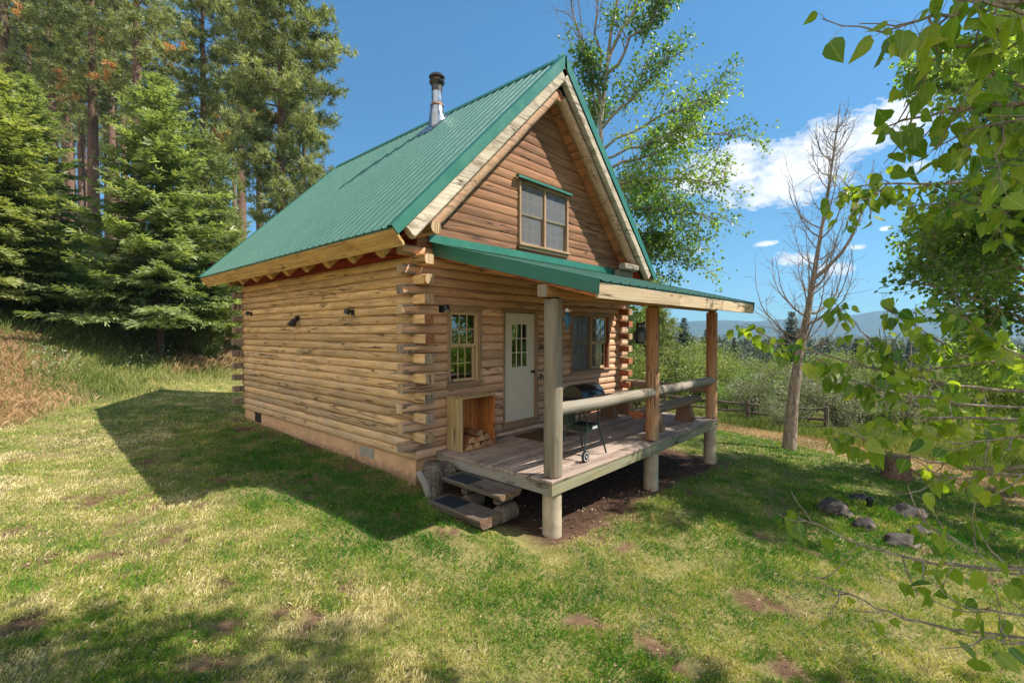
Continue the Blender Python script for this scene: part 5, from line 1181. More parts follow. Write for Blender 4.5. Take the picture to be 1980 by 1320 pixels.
broadleaf('cottonwood_tree', 'tall green cottonwood with bare upper stems rising behind the cabin gable', 'cottonwood', tr, mains, MT['lf_cot2'], MT['bark_cot'], rg, .115, 11, 46, .7, KITE, None, .12, 9, .35, bare=(18, 19, 20), spread=.20)
# ---------- cottonwood at the right edge, mid distance
g = DS(8.6, 10.3); zg_ = Hs(*g); T_ = [(g[0], g[1], zg_-.1), (g[0], g[1]+.1, zg_+2.5), (g[0]-.2, g[1]+.2, zg_+5), (g[0]-.3, g[1]+.3, zg_+8), (g[0]-.3, g[1]+.3, zg_+10)]
mains = []
for k in range(42):
    t = rg.uniform(.14, .97); D = 8.6+rg.uniform(-2.4, 2.4); S = 10.3+rg.uniform(-3.2, 2.2)*(1.15-t*.3); z = zg_+10*t+rg.uniform(-.4, 1.0)
    px = 990+914.5*S/D; py = 642-914*(z-1.9)/D
    lim = 1690 if py < 110 else 1760 if py < 230 else 1870 if py < 430 else 1785 if py < 640 else 1860
    S = max(S, (lim+15-990)/914.5*D); p = DS(D, S); mains.append((t*.92, (p[0], p[1], z), .05))
broadleaf('cottonwood_tree', 'leafy cottonwood a few metres off at the right edge, behind the near branches', 'cottonwood', T_, mains, MT['lf_cot'], MT['bark_cot'], rg, .11, 13, 50, .65, KITE, None, .18, 7, .4, spread=.15)
# ---------- cottonwood right beside the camera: only its outer boughs hang into the view
g = DS(1.4, 4.6); zg_ = Hs(*g); T_ = [(g[0], g[1], zg_-.1), (g[0], g[1], zg_+2), (g[0]-.1, g[1], zg_+4.5), (g[0]-.2, g[1]+.1, zg_+7), (g[0]-.2, g[1]+.1, zg_+9)]
root = empty('cottonwood_tree', tuple(T_[0]), 'near cottonwood whose large-leaved branches hang in from the right edge', 'cottonwood'); base = np.array(T_[0])
mb = MB(); mb.tube(np.array(T_)-base, [.17, .15, .12, .08, .04], 12, .5, 0, None, True, .06, rg)
Lp = []; Ld = []; Ls = []; petm = MB()
def bough(pix, t, r0=.014, n_leaf=30, ls=.085, tw=.16, sub=6, grow=.25, tipmore=1.):
    """pix: (px, py, distance) from the outer end back to the trunk side"""
    st_, _ = along(np.array(T_, float), t); pts = [st_]+[W3(*q) for q in pix[::-1]]; P = np.array(pts)
    # smooth the path
    Q = []
    for i in range(len(P)-1):
        for k in range(3): Q.append(P[i]+(P[i+1]-P[i])*k/3+rg.standard_normal(3)*.006)
    Q.append(P[-1]); Q = np.array(Q); mb.tube(Q-base, np.linspace(r0, .0022, len(Q)), 6, .5, 0, None, False)
    L = np.linalg.norm(np.diff(P, axis=0), axis=1).sum(); vis = np.linalg.norm(P[1]-P[-1])
    i0 = .25
    twl = [Q[len(Q)//4:]]
    for k in range(sub):
        q, d = along(Q, i0+(1-i0)*(k+rg.random())/sub); v = d*.9+rg.standard_normal(3)*.75; v /= np.linalg.norm(v); R_ = curve(q, q+v*tw*rg.uniform(.6, 1.6), -.1, 5, .03, rg); mb.tube(R_-base, np.linspace(.004, .0016, 5), 4, .5, 0, None, False); twl.append(R_)
    for k in range(int(n_leaf*(1.0 if pix[0][1] < 260 else 1.45 if pix[0][1] < 780 else 1.05))):
        R_ = twl[0] if rg.random() < .35 else twl[rg.integers(0, len(twl))]; q, d = along(R_, 1-rg.random()**(1.3)*.95 if R_ is twl[0] else rg.uniform(.1, 1))
        o = rg.standard_normal(3); o[2] -= .7; o += d*.5; o /= np.linalg.norm(o); pl_ = rg.uniform(.035, .07); tip = q+o*pl_+np.array([0, 0, -.012])
        petm.tube(np.array([q, (q+tip)/2+[0, 0, .006], tip])-base, .0011, 3, .5, 0, None, False)
        Lp.append(tip); Ld.append(o*.55+np.array([0, 0, -.75])+rg.standard_normal(3)*.35); Ls.append(ls*rg.uniform(.5, 1.1))
B_ = [([(1722, 62, 1.55), (1800, 40, 1.55), (1900, 20, 1.6), (2080, 0, 1.6)], .55, .012, 34, .088), ([(1755, 150, 1.7), (1830, 100, 1.65), (1950, 60, 1.6), (2100, 40, 1.6)], .55, .012, 26, .088), ([(1830, -20, 1.5), (1950, 30, 1.5), (2100, 60, 1.5)], .56, .012, 26, .085),
      ([(1700, 250, 2.0), (1760, 232, 2.0), (1860, 215, 1.95), (1990, 205, 1.9), (2120, 200, 1.9)], .48, .014, 60, .085), ([(1800, 290, 1.9), (1880, 250, 1.85), (1990, 230, 1.8), (2120, 230, 1.8)], .47, .012, 46, .085), ([(1880, 150, 2.0), (1960, 170, 1.95), (2100, 190, 1.9)], .5, .01, 30, .08),
      ([(1622, 372, 3.3), (1660, 362, 3.2), (1720, 358, 3.1), (1820, 358, 3.0), (1950, 345, 2.9), (2120, 330, 2.8)], .46, .014, 62, .082), ([(1650, 395, 3.1), (1700, 375, 3.1), (1800, 362, 3.0)], .45, .006, 26, .08), ([(1785, 398, 2.6), (1850, 392, 2.5), (1960, 380, 2.4), (2120, 370, 2.4)], .44, .01, 40, .08),
      ([(1890, 330, 2.2), (1950, 320, 2.1), (2080, 330, 2.1)], .44, .008, 34, .085), ([(1920, 420, 2.4), (1980, 400, 2.3), (2100, 400, 2.2)], .42, .008, 24, .082),
      ([(1440, 625, 3.3), (1485, 652, 3.2), (1540, 672, 3.15), (1640, 700, 3.0), (1746, 722, 2.9), (1850, 745, 2.8), (1980, 760, 2.7), (2120, 770, 2.6)], .36, .015, 66, .085), ([(1625, 590, 2.9), (1665, 641, 2.9), (1728, 686, 2.9), (1748, 720, 2.9)], .36, .007, 40, .085),
      ([(1720, 600, 2.8), (1760, 625, 2.8), (1850, 680, 2.8), (1980, 700, 2.7), (2120, 720, 2.6)], .36, .01, 50, .085), ([(1580, 690, 2.7), (1640, 735, 2.7), (1760, 765, 2.6), (1900, 785, 2.5), (2120, 790, 2.4)], .34, .011, 56, .088),
      ([(1850, 590, 2.5), (1900, 650, 2.5), (1980, 690, 2.4), (2100, 710, 2.3)], .36, .009, 40, .088), ([(1700, 790, 2.4), (1780, 800, 2.4), (1880, 810, 2.3), (2100, 810, 2.3)], .33, .01, 50, .088), 
      ([(1622, 826, 2.6), (1676, 856, 2.55), (1763, 886, 2.5), (1878, 906, 2.4), (1990, 908, 2.3), (2120, 905, 2.2)], .31, .012, 44, .09), ([(1850, 860, 2.2), (1920, 850, 2.2), (2000, 840, 2.1), (2120, 840, 2.1)], .32, .009, 34, .092), ([(1800, 930, 2.2), (1870, 925, 2.2), (1980, 915, 2.1), (2120, 910, 2.1)], .31, .008, 22, .09),
      ([(1545, 1000, 2.3), (1590, 1018, 2.3), (1665, 1060, 2.25), (1779, 1088, 2.2), (1839, 1092, 2.15), (1980, 1110, 2.1), (2120, 1120, 2.0)], .27, .011, 30, .085), ([(1790, 1010, 2.1), (1850, 1045, 2.1), (1920, 1090, 2.05), (1990, 1112, 2.0), (2120, 1120, 2.0)], .27, .008, 18, .09),
      ([(1562, 1110, 2.2), (1625, 1146, 2.2), (1700, 1180, 2.2), (1790, 1212, 2.1), (2000, 1240, 2.0), (2120, 1240, 2.0)], .23, .008, 12, .082), ([(1880, 1180, 1.9), (1940, 1190, 1.9), (2060, 1200, 1.9)], .25, .007, 12, .088), ([(1910, 1240, 1.8), (1980, 1250, 1.8), (2100, 1250, 1.8)], .24, .006, 10, .085)]
for b_ in B_: bough(*b_, sub=7)
# shade-giving crown above and beyond the frame
for k in range(112):
    t = rg.uniform(.5, .98); D = rg.uniform(1.3, 3.9); S = rg.uniform(-.2, 8.4); z = zg_+rg.uniform(5.6, 8.6)
    if z < CAM[2]+.80*D+.9 and S < 1.2*D+1.0: z = CAM[2]+.80*D+1.1
    if fbm(np.array([D]), np.array([S]), .75, 77, 2)[0] < .38: continue
    p = DS(D, S); a, d = along(np.array(T_, float), t); P = curve(a, (p[0], p[1], z), .05, 7, .02, rg); limb(mb, P-base, .035, .008, 6)
    for j in range(26):
        q, d = along(P, rg.uniform(.45, 1)); v = d*.6+rg.standard_normal(3)*.7; v /= np.linalg.norm(v); Q = curve(q, q+v*rg.uniform(.3, .7), 0, 4, .03, rg)
        if Q[-1][2] < CAM[2]+.74*toDS(Q[-1][0], Q[-1][1])[0]+.35 and toDS(Q[-1][0], Q[-1][1])[0] > .3: continue
        limb(mb, Q-base, .006, .002, 4); a2, b2 = leaf_cluster(Q, 9, .08, rg, .5); Lp.extend(a2); Ld.extend(b2); Ls.extend(list(rg.uniform(.07, .11, 9)))
mb.build('trunk', MT['bark_cot'], root, smooth=True); petm.build('petiole', MT['bark_petiole'], root)
Lp = np.array(Lp)-base; Ld = np.array(Ld); N = len(Lp); Ls = np.array(Ls); vs = []; fs = []; nv_ = 0; LXY = []; Bx = basis(Ld, rg); kind_ = rg.integers(0, 4, N)
for q in range(4):
    T2 = LEAF[0].copy(); T2[:, 2] = T2[:, 2]*(.3, 1.0, 1.7, -.6)[q]+T2[:, 1]**2*(-.05, -.22, .12, -.35)[q]; T2[:, 0] *= (1.05, .9, .78, .95)[q]; T2[5, 0] += (.05, -.08, .1, 0)[q]
    s_ = kind_ == q; LXY.append(np.tile(LEAF[0]*np.array([1, 1, 0]), (int(s_.sum()), 1))); V, F = bake(T2, LEAF[1], Lp[s_], tuple(b[s_] for b in Bx), Ls[s_]); vs.append(V); fs.append(F+nv_); nv_ += len(V)
V = np.concatenate(vs); F = np.concatenate(fs)
veined(MT['lf_near']); cm_ = np_mesh('crown', V, F, MT['lf_near'], np.repeat(np.clip(rg.normal(.5, .26, N), 0, 1), len(LEAF[1])), smooth=True); la = cm_.attributes.new('leafxy', 'FLOAT_VECTOR', 'POINT'); la.data.foreach_set('vector', np.concatenate(LXY).astype(np.float32).ravel()); link('crown', cm_, root)
# ---------- dead tree
rg = np.random.default_rng(17); x, y, z, Dd = at(1528, 870)
tr = np.array([(x, y, z-.1), W3(1534, 780, Dd), W3(1545, 690, Dd), W3(1562, 600, Dd+.05), W3(1580, 480, Dd+.1), W3(1598, 370, Dd+.1), W3(1608, 290, Dd+.1), W3(1619, 203, Dd+.15)])
base = tr[0].copy(); root = empty('dead_tree', tuple(base), 'leafless dead tree with a pale peeling trunk and many thin bare branches', 'tree')
mb = MB(); mb.tube(tr-base, [.18, .135, .112, .078, .05, .032, .02, .008], 14, .5, 0, None, True, .07, rg); mb.build('trunk', MT['bark_dead'], root, smooth=True)
mb = MB()
def deadlimb(t, ang, L, up, r, lvl=0):
    p, d = along(tr, t); o = np.array([math.cos(ang), math.sin(ang), 0]); n = 8; s = np.linspace(0, 1, n)[:, None]
    P = p+o*L*(s*.9-.38*s**2.2)+np.array([0, 0, 1.])*L*(up*s+.55*s**2.0); P[1:] += np.cumsum(rg.standard_normal((n-1, 3))*.012*L, 0); mb.tube(P-base, np.linspace(r, .004, n), 5, .5, 0, None, False)
    for k in range(int(4+L*5)):
        q, dd = along(P, rg.uniform(.15, .95)); v = dd*.8+rg.standard_normal(3)*.6+np.array([0, 0, .25]); v /= np.linalg.norm(v); l = rg.uniform(.2, .7)*min(1.2, L); Q = curve(q, q+v*l, rg.uniform(-.12, .12), 5, .03, rg); mb.tube(Q-base, np.linspace(.006, .0025, 5), 4, .5, 0, None, False)
        if rg.random() < .6: q2, d2 = along(Q, .5); v = d2+rg.standard_normal(3)*.6; v /= np.linalg.norm(v); mb.tube(curve(q2, q2+v*l*.5, .1, 4)-base, [.004, .003, .003, .002], 3, .5, 0, None, False)
for k in range(50):
    t = rg.uniform(.27, .93)**.95; L = (2.1*(1-t)**.8+.45)*rg.uniform(.5, 1.1); deadlimb(t, k*2.4+rg.uniform(-.5, .5), L, rg.uniform(.15, .65), .008+L*.009)
deadlimb(.50, math.atan2(RT[1], RT[0]), 2.9, .55, .06); deadlimb(.42, math.atan2(RT[1], RT[0])+.3, 2.7, .1, .04)
mb.build('branches', MT['bark_dead'], root, smooth=True)
# thin grey snags on the horizon
for i, (px, D, hh) in enumerate(((1762, 46, 5.6), (1716, 50, 4.6))):
    p = W(px, D); zb_ = Hs(*p); r = empty('snag', (p[0], p[1], zb_), ('taller thin grey snag standing against the blue hills' if i == 0 else 'shorter thin grey snag left of the taller one'), 'dead tree', 'thin grey snags'); mb = MB(); hh = hh+1.5; mb.tube([(0, 0, -.2), (.05, 0, hh*.5), (0, 0, hh)], [.10, .07, .01], 6, .5, 0, None, False)
    mb.build('trunk', MT['bark_dead'], r)
    mb = MB()
    for k in range(70):
        t = rg.uniform(.3, 1); a = rg.uniform(0, 6.28); l = .9*(1.05-t)*rg.uniform(.5, 1.2); mb.tube([(0, 0, t*hh), (math.cos(a)*l, math.sin(a)*l, t*hh+.05*l)], [.02, .01], 3, .5, 0, None, False)
    mb.build('branches', MT['bark_dead'], r)
# sprout beside the stump
p = at(1718, 922); mbs, fm = shrub_mesh(.55, .28, 91, MT['lf_cot'], 420, .055, 6); r = empty('sprout', (p[0], p[1], p[2]), 'small leafy sprout growing at the left of the stump', 'plant'); mbs.build('stem', MT['twig'], r); link('foliage', fm, r)
# leaves behind the camera give the panes something to mirror
plant2('sw', 'willow_shrub', mkS['sw'], 2600, 9, 'large yellow-green willow shrub behind the camera on the right', 'shrub', None, 1.4, 1.6)
# ================================================================== ground
def groundmat():
    m, nt, b, out = newmat('ground_soil_and_thatch'); t = nd(nt, 'ShaderNodeTexCoord'); v = t.outputs['Object']
    a = nt.nodes.new('ShaderNodeAttribute'); a.attribute_name = 'gcol'; c = a.outputs['Color']
    n1 = noise(nt, v, 14, 8, .7); n2 = noise(nt, v, 60, 4, .7); n3 = noise(nt, v, 1.7, 5, .6)
    c = mixc(nt, 1, c, ramp(nt, n1, [(.25, .55), (.5, 1), (.75, 1.45)]), 'MULTIPLY'); c = mixc(nt, .7, c, ramp(nt, n2, [(.3, .6), (.7, 1.4)]), 'MULTIPLY')
    c = mixc(nt, 1, c, ramp(nt, n3, [(.3, .88), (.7, 1.12)]), 'MULTIPLY')
    lk(nt, c, b.inputs['Base Color']); b.inputs['Roughness'].default_value = 1; b.inputs['Specular IOR Level'].default_value = .05
    bump(nt, b, math_(nt, 'ADD', n1, n2), .7, .03); return m
def axis_(lo, hi, c, h0, n):
    def half(L):
        k = np.linspace(0, 1, n); g = math.log(max(L/h0/n, 1.01))*1.35; return np.sinh(k*g)/math.sinh(g)*L
    return np.concatenate([c-half(c-lo)[::-1][:-1], c+half(hi-c)])
gx = axis_(-3900, 3900, 2, .06, 230); gy = axis_(-3900, 3900, 0, .06, 230); X, Y = np.meshgrid(gx, gy); nx = len(gx); ny = len(gy)
xf, yf = X.ravel(), Y.ravel(); zf = H(xf, yf)
# zones -------------------------------------------------------------
CABX0, CABX1, CABY0, CABY1 = -.05, 6.35, -2.5, 7.6
PATCH = [(340, 1049, .20, .10), (205, 1080, .30, .10), (245, 1068, .18, .07), (90, 1085, .10, .07), (30, 1105, .12, .07), (150, 968, .28, .07), (590, 1190, .2, .10), (565, 1215, .12, .06), (420, 1138, .12, .06), (875, 1035, .22, .08), (430, 930, .25, .1), (330, 890, .22, .08),
         (1285, 1262, .2, .1), (1340, 1300, .14, .08), (1500, 1185, .25, .07), (40, 1215, .2, .12), (420, 1220, .14, .06), (405, 1290, .15, .08), (1130, 1215, .2, .08), (1530, 1305, .2, .1), (1060, 960, .5, .25), (1230, 940, .5, .2), (740, 880, .4, .12), (480, 830, .4, .15), (600, 862, .4, .12)]
pc = []
for px, py, a_, b_ in PATCH:
    q = at(px, py); pc.append((q[0], q[1], a_, b_))
def dirtf(x, y):
    f = np.zeros_like(x); dx = x-CAM[0]; dy = y-CAM[1]
    for px_, py_, a_, b_ in pc:
        u = (x-px_)*RT[0]+(y-py_)*RT[1]; v = (x-px_)*FW[0]+(y-py_)*FW[1]; d = np.sqrt((u/a_/1.1)**2+(v/b_/1.3)**2)+(fbm(x, y, 7, 31, 4)-.5)*2.6; f = np.maximum(f, np.clip((1.15-d)*2.5, 0, 1))
    # under the deck and along the foundation
    e = (fbm(x, y, 1.8, 41, 3)-.5)*1.1
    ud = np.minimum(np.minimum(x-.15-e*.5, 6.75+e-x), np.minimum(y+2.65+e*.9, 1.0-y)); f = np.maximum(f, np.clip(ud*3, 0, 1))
    al = (np.abs(x+.22) < .26+e*.35) & (y > -.3) & (y < 7.8); f = np.maximum(f, np.where(al, .75*np.clip(fbm(x, y, 3, 43, 3)*3-.9, 0, 1), 0))
    sc = np.clip((fbm(x, y, 2.9, 47, 4)-.69)*16, 0, 1)*((dx*FW[0]+dy*FW[1]) < 9); f = np.maximum(f, sc*.9)
    return f
def zones(x, y):
    D = (x-CAM[0])*FW[0]+(y-CAM[1])*FW[1]; S = (x-CAM[0])*RT[0]+(y-CAM[1])*RT[1]
    b = bank(x, y); n = fbm(x, y, .5, 51, 3)-.5
    bankf = np.clip((b+.6+n*1.6)/1.2, 0, 1)                               # beyond the mown lawn on the left
    # dry strip on the right beyond the lawn: edge runs between two ground points
    r = (x-ex0[0])*en[0]+(y-ex0[1])*en[1]; right = np.clip((r+n*.9)/.5, 0, 1)
    return D, S, b, bankf, r, right
pA = at(1400, 835); pB = at(1975, 985); ex0 = np.array(pA[:2]); dd = np.array(pB[:2])-ex0; dd /= np.linalg.norm(dd); en = np.array([-dd[1], dd[0]])
if (np.array(pA[:2])+en*1-CAM[:2])@FW < (np.array(pA[:2])-CAM[:2])@FW: en = -en
D_, S_, b_, bankf, r_, right = zones(xf, yf)
dirt = dirtf(xf, yf)*(D_ < 40)
def mixv(a, bb, f): return a*(1-f[:, None])+np.array(bb)*f[:, None]
C_ = np.tile(np.array([.22, .20, .075]), (len(xf), 1)); nn = fbm(xf, yf, .9, 61, 3)
C_ = mixv(C_, (.24, .19, .10), np.clip((nn-.5)*4, 0, 1)*.8)
C_ = mixv(C_, (.27, .175, .095), bankf*np.clip(1-(b_-5)/2.5, 0, 1)*np.clip((-xf-2.4)/1.6, 0, 1)); C_ = mixv(C_, (.08, .085, .03), bankf*np.clip((b_-5)/2.5, 0, 1))
C_ = mixv(C_, (.26, .20, .11), right*np.clip(1-(r_-3.5)/2, 0, 1)); C_ = mixv(C_, (.11, .12, .045), right*np.clip((r_-3.5)/2, 0, 1))
far_ = np.clip((np.hypot(xf, yf)-50)/60, 0, 1); C_ = mixv(C_, (.15, .135, .06), far_*np.clip((fbm(xf, yf, .012, 66, 3)-.45)*6, 0, 1)); C_ = mixv(C_, (.055, .07, .03), far_*np.clip((fbm(xf, yf, .02, 67, 4)-.5)*8, 0, 1))
up_ = np.clip((b_-14)/10, 0, 1); C_ = mixv(C_, (.19, .105, .06), up_*bankf*.7)
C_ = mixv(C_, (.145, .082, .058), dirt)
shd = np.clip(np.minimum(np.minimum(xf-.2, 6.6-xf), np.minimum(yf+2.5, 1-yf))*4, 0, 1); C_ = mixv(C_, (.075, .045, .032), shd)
zf = zf-.02*dirt*(D_ < 25)
idx = np.arange(nx*ny).reshape(ny, nx); F = np.stack([idx[:-1, :-1], idx[:-1, 1:], idx[1:, 1:], idx[1:, :-1]], -1).reshape(-1, 4)
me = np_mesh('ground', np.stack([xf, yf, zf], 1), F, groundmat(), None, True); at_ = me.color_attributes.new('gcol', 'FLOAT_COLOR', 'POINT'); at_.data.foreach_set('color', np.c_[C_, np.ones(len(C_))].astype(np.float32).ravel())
tag(link('ground', me), kind='structure')
# ================================================================== mountains
def mountains(D0, seed, hts, name, colr, px0, px1):
    n = 220; m = 14; V = []; px = np.linspace(px0, px1, n)
    prof = np.interp(px, [h[0] for h in hts], [h[1] for h in hts])
    for j in range(m):
        f = j/(m-1); D = D0*(1+.35*f)
        for i in range(n):
            p = W(px[i], D); e = (642.4-prof[i])/FPX*D0*1.35; rid = fbm(np.array([px[i]*.02]), np.array([f*3.]), 1.0, seed, 5)[0]
            z = -30+(e*(.82+.3*rid)+30)*math.sin(min(1, f*1.15)*math.pi*.5)**.8; V.append((p[0], p[1], z))
    idx = np.arange(n*m).reshape(m, n); F = np.stack([idx[:-1, :-1], idx[:-1, 1:], idx[1:, 1:], idx[1:, :-1]], -1).reshape(-1, 4)
    return tag(link(name, np_mesh(name, np.array(V), F, colr, None, True)), kind='structure')
MT['mount'] = plain('forested_mountain', (.055, .07, .035), 1, var=.35, nscale=.012, spec=0)
mountains(2500, 3, [(-400, 622), (600, 622), (1240, 624), (1400, 618), (1460, 622), (1530, 618), (1600, 610), (1650, 607), (1700, 604), (1760, 598), (1820, 590), (1900, 596), (2000, 590), (2400, 600)], 'mountain_range', MT['mount'], -400, 2500)
# ================================================================== grass
def blades(name, x, y, z, h, wdt, tone, mat, lean=.5, seed=1):
    rg = np.random.default_rng(seed); N = len(x); a = rg.uniform(0, 6.283, N); l = rg.uniform(.1, 1, N)*lean*h; b = a+rg.uniform(-.6, .6, N)+1.57
    dx, dy = np.cos(a)*l, np.sin(a)*l; wx, wy = np.cos(b)*wdt*.5, np.sin(b)*wdt*.5
    V = np.stack([np.stack([x-wx, y-wy, z-.004], 1), np.stack([x+wx, y+wy, z-.004], 1), np.stack([x+dx*.45+wx*.75, y+dy*.45+wy*.75, z+h*.58], 1), np.stack([x+dx, y+dy, z+h*(1-.25*(l/np.maximum(h, 1e-4)))], 1)], 1).reshape(-1, 3)
    F = np.array([(0, 1, 2, 3)])[None]+(np.arange(N)*4)[:, None, None]; return np_mesh(name, V, F.reshape(-1, 4), mat, tone)
def scatter(n, D0, D1, pw, seed, s0=-1.2, s1=1.2):
    rg = np.random.default_rng(seed); u = rg.random(n); e = 2-pw
    D = (D0**e+(D1**e-D0**e)*u)**(1/e); S = rg.uniform(s0, s1, n)*D; x = CAM[0]+D*FW[0]+S*RT[0]; y = CAM[1]+D*FW[1]+S*RT[1]; return x, y, D, S, rg
def grassmat(name, stops, tr=.3): return leafmat(name, stops, tr, .55, .25, (1.2, 1.2, .5))
MT['g_lawn'] = grassmat('lawn_blades', [(0, (.05, .17, .018)), (.3, (.14, .28, .025)), (.55, (.32, .36, .07)), (.78, (.52, .46, .18)), (1, (.76, .66, .42))])
MT['g_dry'] = grassmat('dry_grass', [(0, (.13, .14, .045)), (.3, (.30, .20, .10)), (.7, (.46, .29, .16)), (1, (.60, .42, .26))])
MT['g_tall'] = grassmat('tall_grass', [(0, (.08, .12, .03)), (.5, (.18, .23, .055)), (.85, (.34, .33, .12)), (1, (.5, .42, .25))])
MT['g_sage'] = grassmat('pale_weeds', [(0, (.16, .2, .11)), (1, (.36, .38, .28))])
def incab(x, y): return (x > CABX0) & (x < CABX1) & (y > CABY0+.05) & (y < CABY1)
x, y, D, S, rg = scatter(820000, 2.9, 30, 1.55, 1)
Dz, Sz, b, bf, r, rt = zones(x, y); dt = dirtf(x, y); keep = ~incab(x, y) & (rg.random(len(x)) > dt*.97) & (rg.random(len(x)) > bf) & (rg.random(len(x)) > rt) 
thin = fbm(x, y, 3.2, 71, 3); keep &= rg.random(len(x)) < np.clip(.45+(thin-.35)*2.6, .22, 1)
x, y, D, rgx = x[keep], y[keep], D[keep], rg; z = H(x, y); N = len(x)
big = fbm(x, y, .45, 73, 3); fine = fbm(x, y, 2.6, 75, 3)
# lush strip by cabin and right lawn, shade green put into tone; drier foreground
Dz, Sz = toDS(x, y); lush_shade = np.clip(1-np.hypot((x+.9)/1.5, (y-2)/7.0), 0, 1)*1.1+np.clip((Sz-.9-.0*Dz)/2.0, 0, 1)*np.clip((Dz-4.6)/2, 0, 1)*.45
clump = fbm(x, y, 5.5, 79, 2); mound = np.exp(-((x-5.15)**2+(y+5.2)**2)/.7); tone = np.clip(.63+mound*.35+(big-.5)*.8+(fine-.5)*.9+(clump-.5)*.7-lush_shade*1.1+rg.standard_normal(N)*.18, 0, 1)
hh = (.022+.026*fbm(x, y, 1.6, 77, 2)+.03*np.clip(clump-.5, 0, 1)+.02*lush_shade*.8+mound*.05)*rg.uniform(.55, 1.6, N); wd = .0042*np.maximum(1, D/4.2)*rg.uniform(.7, 1.3, N)
tag(link('lawn_grass', blades('lawn_grass', x, y, z, hh, wd, tone, MT['g_lawn'], 1.0, 2)), 'short mown lawn grass, green and straw-coloured, round the cabin', 'grass', kind='stuff')
# clover and low broad weeds
x, y, D, S, rg = scatter(120000, 2.9, 14, 1.7, 5); cl_ = fbm(x, y, 1.3, 81, 3); keep = (cl_ > .545) & ~incab(x, y) & (zones(x, y)[5] < .5) & (rg.random(len(x)) < .8) & (dirtf(x, y) < .5); x, y, D = x[keep], y[keep], D[keep]; z = H(x, y); N = len(x)
pos = np.stack([x, y, z+rg.uniform(.012, .045, N)], 1); V, F = bake(KITE[0]*np.array([1.1, 1, .6]), KITE[1], pos, basis(rg.standard_normal((N, 3))*np.array([1, 1, .35]), rg, np.array([0, 0, 1.])+rg.standard_normal((N, 3))*.4), .018*np.maximum(1, D/6)*rg.uniform(.7, 1.4, N))
MT['clover'] = grassmat('clover_leaves', [(0, (.05, .095, .025)), (1, (.14, .20, .07))])
tag(link('clover', np_mesh('clover', V, F, MT['clover'], np.repeat(rg.random(N), 2))), 'low clover and weeds growing in patches through the lawn', 'clover', kind='stuff')
# dry bank on the left and dry strip on the right
x, y, D, S, rg = scatter(420000, 7, 34, 1.2, 9); Dz, Sz, b, bf, r, rt = zones(x, y)
leftdry = bf*np.clip(1-(b-5)/2.2, 0, 1)*np.clip((-x-2.4)/1.6, 0, 1); px_ = 990+914.5*Sz/Dz; leftdry = np.maximum(leftdry, bf*np.exp(-((px_-420)/55)**2)*(b > .9)*(b < 6.5)*1.3); rightdry = rt*np.clip(1-(r-3.2)/1.6, 0, 1)*.75
keep = (rg.random(len(x)) < np.maximum(leftdry, rightdry)) & ~incab(x, y); x, y, D, rr = x[keep], y[keep], D[keep], rightdry[keep] > leftdry[keep]; z = H(x, y); N = len(x)
hh = np.where(rr, .05, np.where((x > 0), .32, .15))*rg.uniform(.5, 1.6, N)*(.5+fbm(x, y, .7, 83, 2)); tone = np.clip(.55+(fbm(x, y, .6, 85, 3)-.5)*1.3+rg.standard_normal(N)*.2-np.where(rr, .12, 0), 0, 1)
tag(link('dry_grass', blades('dry_grass', x, y, z, hh, .006*np.maximum(1, D/6), tone, MT['g_dry'], .9, 11)), 'straw-coloured dry grass on the bank and beside the lawn', 'grass', kind='stuff')
# tall green grass
x, y, D, S, rg = scatter(520000, 9, 60, 1.15, 13); Dz, Sz, b, bf, r, rt = zones(x, y); px_ = 990+914.5*Sz/Dz
leftdry = np.clip(1-(b-5)/2.2, 0, 1)*np.clip((-x-2.4)/1.6, 0, 1); tl_ = bf*(1-leftdry*.93)*np.where((px_ > 365)&(px_ < 475)&(b < 6.5)&(b > .9), .05, 1); tr_ = rt*np.clip((r-2.8)/1.6, 0, 1)
keep = (rg.random(len(x)) < np.maximum(tl_, tr_)*(.35+.9*fbm(x, y, .8, 87, 2))) & ~incab(x, y); x, y, D, b, rr = x[keep], y[keep], D[keep], b[keep], r[keep]; z = H(x, y); N = len(x)
hh = (.16+.34*fbm(x, y, .35, 89, 3)*np.clip(.4+np.maximum(b, (rr-2))/6, .4, 1.3))*rg.uniform(.5, 1.3, N); tone = np.clip(.5+(fbm(x, y, .3, 91, 3)-.5)*1.2+rg.standard_normal(N)*.17, 0, 1)
tag(link('tall_grass', blades('tall_grass', x, y, z, hh, .010*np.maximum(1, D/9), tone, MT['g_tall'], .6, 15)), 'tall unmown green grass below the trees and beyond the fence', 'grass', kind='stuff')
# pale flowering weeds below the firs
x, y, D, S, rg = scatter(60000, 12, 24, 1., 19); Dz, Sz, b, bf, r, rt = zones(x, y); px_ = 990+914.5*Sz/Dz; keep = (b > 1.5) & (b < 6.5) & (px_ < 330) & (px_ > 60) & (rg.random(len(x)) < .5) & (fbm(x, y, .9, 93, 2) > .5); x, y, D = x[keep], y[keep], D[keep]; z = H(x, y); N = len(x)
pos = np.stack([x, y, z+rg.uniform(.15, .65, N)], 1); V, F = bake(KITE[0], KITE[1], pos, basis(rg.standard_normal((N, 3)), rg), .07*rg.uniform(.6, 1.3, N)); tag(link('pale_weeds', np_mesh('pale_weeds', V, F, MT['g_sage'], np.repeat(rg.random(N), 2))), 'pale grey-green flowering weeds at the foot of the firs', 'weeds', kind='stuff')
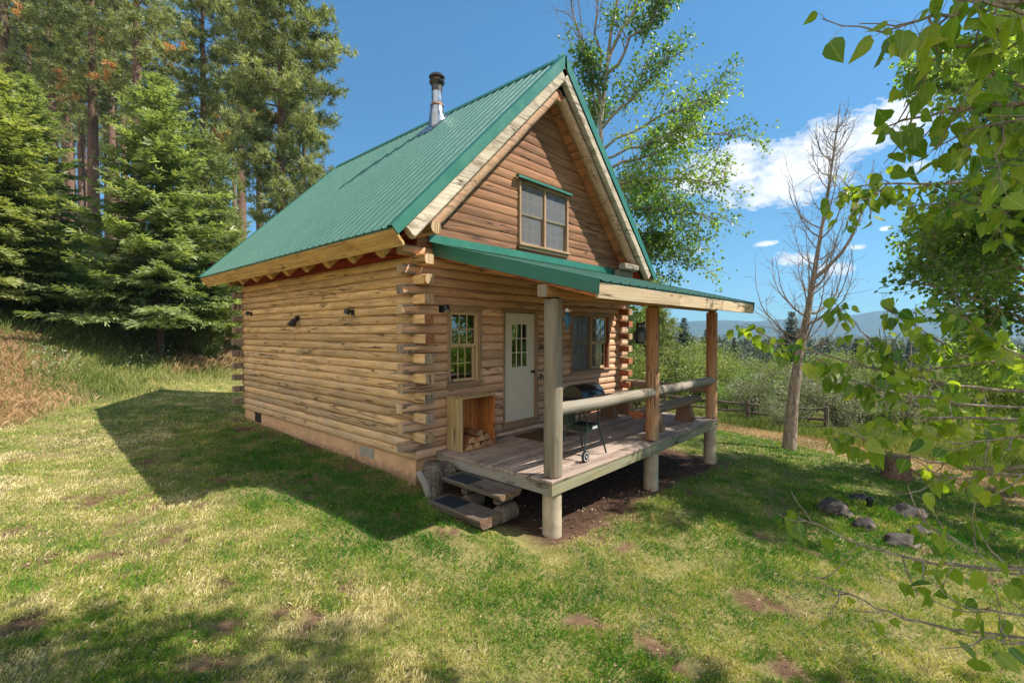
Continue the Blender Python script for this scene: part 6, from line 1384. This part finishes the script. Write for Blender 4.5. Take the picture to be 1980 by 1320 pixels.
# scattered dead leaves and chips on the lawn
rg = np.random.default_rng(41); x, y, D, S, rg = scatter(1500, 2.9, 12, 1.5, 41); k_ = ~incab(x, y); x, y, D = x[k_], y[k_], D[k_]; z = H(x, y); N = len(x); pos = np.stack([x, y, z+rg.uniform(.015, .05, N)], 1)
V, F = bake(KITE[0], KITE[1], pos, basis(rg.standard_normal((N, 3))*np.array([1, 1, .3]), rg, np.array([0, 0, 1.])+rg.standard_normal((N, 3))*.5), .022*rg.uniform(.5, 1.8, N)*np.maximum(1, D/6))
tag(link('fallen_leaves', np_mesh('fallen_leaves', V, F, leafmat('fallen_lawn_leaves', [(0, (.16, .10, .05)), (.8, (.36, .27, .15)), (1, (.55, .48, .33))], .1), np.repeat(rg.random(N), 2))), 'pale dry leaves and petals scattered over the lawn', 'fallen leaves', kind='stuff')
# fallen leaves and chips under the deck
x = np.random.default_rng(23).uniform(.3, 6.8, 1500); rg = np.random.default_rng(24); y = rg.uniform(-2.9, -.2, 1500); z = H(x, y); pos = np.stack([x, y, z+.01], 1); V, F = bake(KITE[0], KITE[1], pos, basis(rg.standard_normal((1500, 3))*np.array([1, 1, .3]), rg, np.array([0, 0, 1.])+rg.standard_normal((1500, 3))*.4), .05*rg.uniform(.4, 1.2, 1500))
tag(link('leaf_litter', np_mesh('leaf_litter', V, F, leafmat('dead_leaves', [(0, (.06, .035, .02)), (1, (.30, .22, .15))], .1), np.repeat(rg.random(1500)**2, 2))), 'dead leaves and chips on the bare earth under the deck', 'leaf litter', kind='stuff')
# ================================================================== air
hz = MB(); hz.box((-4200, -4200, -60), (4200, 4200, 330), .5, 0, 0)
hm = bpy.data.materials.new('haze'); hm.use_nodes = True; hn = hm.node_tree; hn.nodes.clear(); pv = nd(hn, 'ShaderNodeVolumePrincipled'); pv.inputs['Color'].default_value = (.38, .66, 1, 1); pv.inputs['Density'].default_value = .00020; pv.inputs['Anisotropy'].default_value = .1
lk(hn, pv.outputs[0], nd(hn, 'ShaderNodeOutputMaterial').inputs['Volume'])
tag(hz.build('haze', hm), kind='stuff')
scene.cycles.max_bounces = 8; scene.cycles.transparent_max_bounces = 12
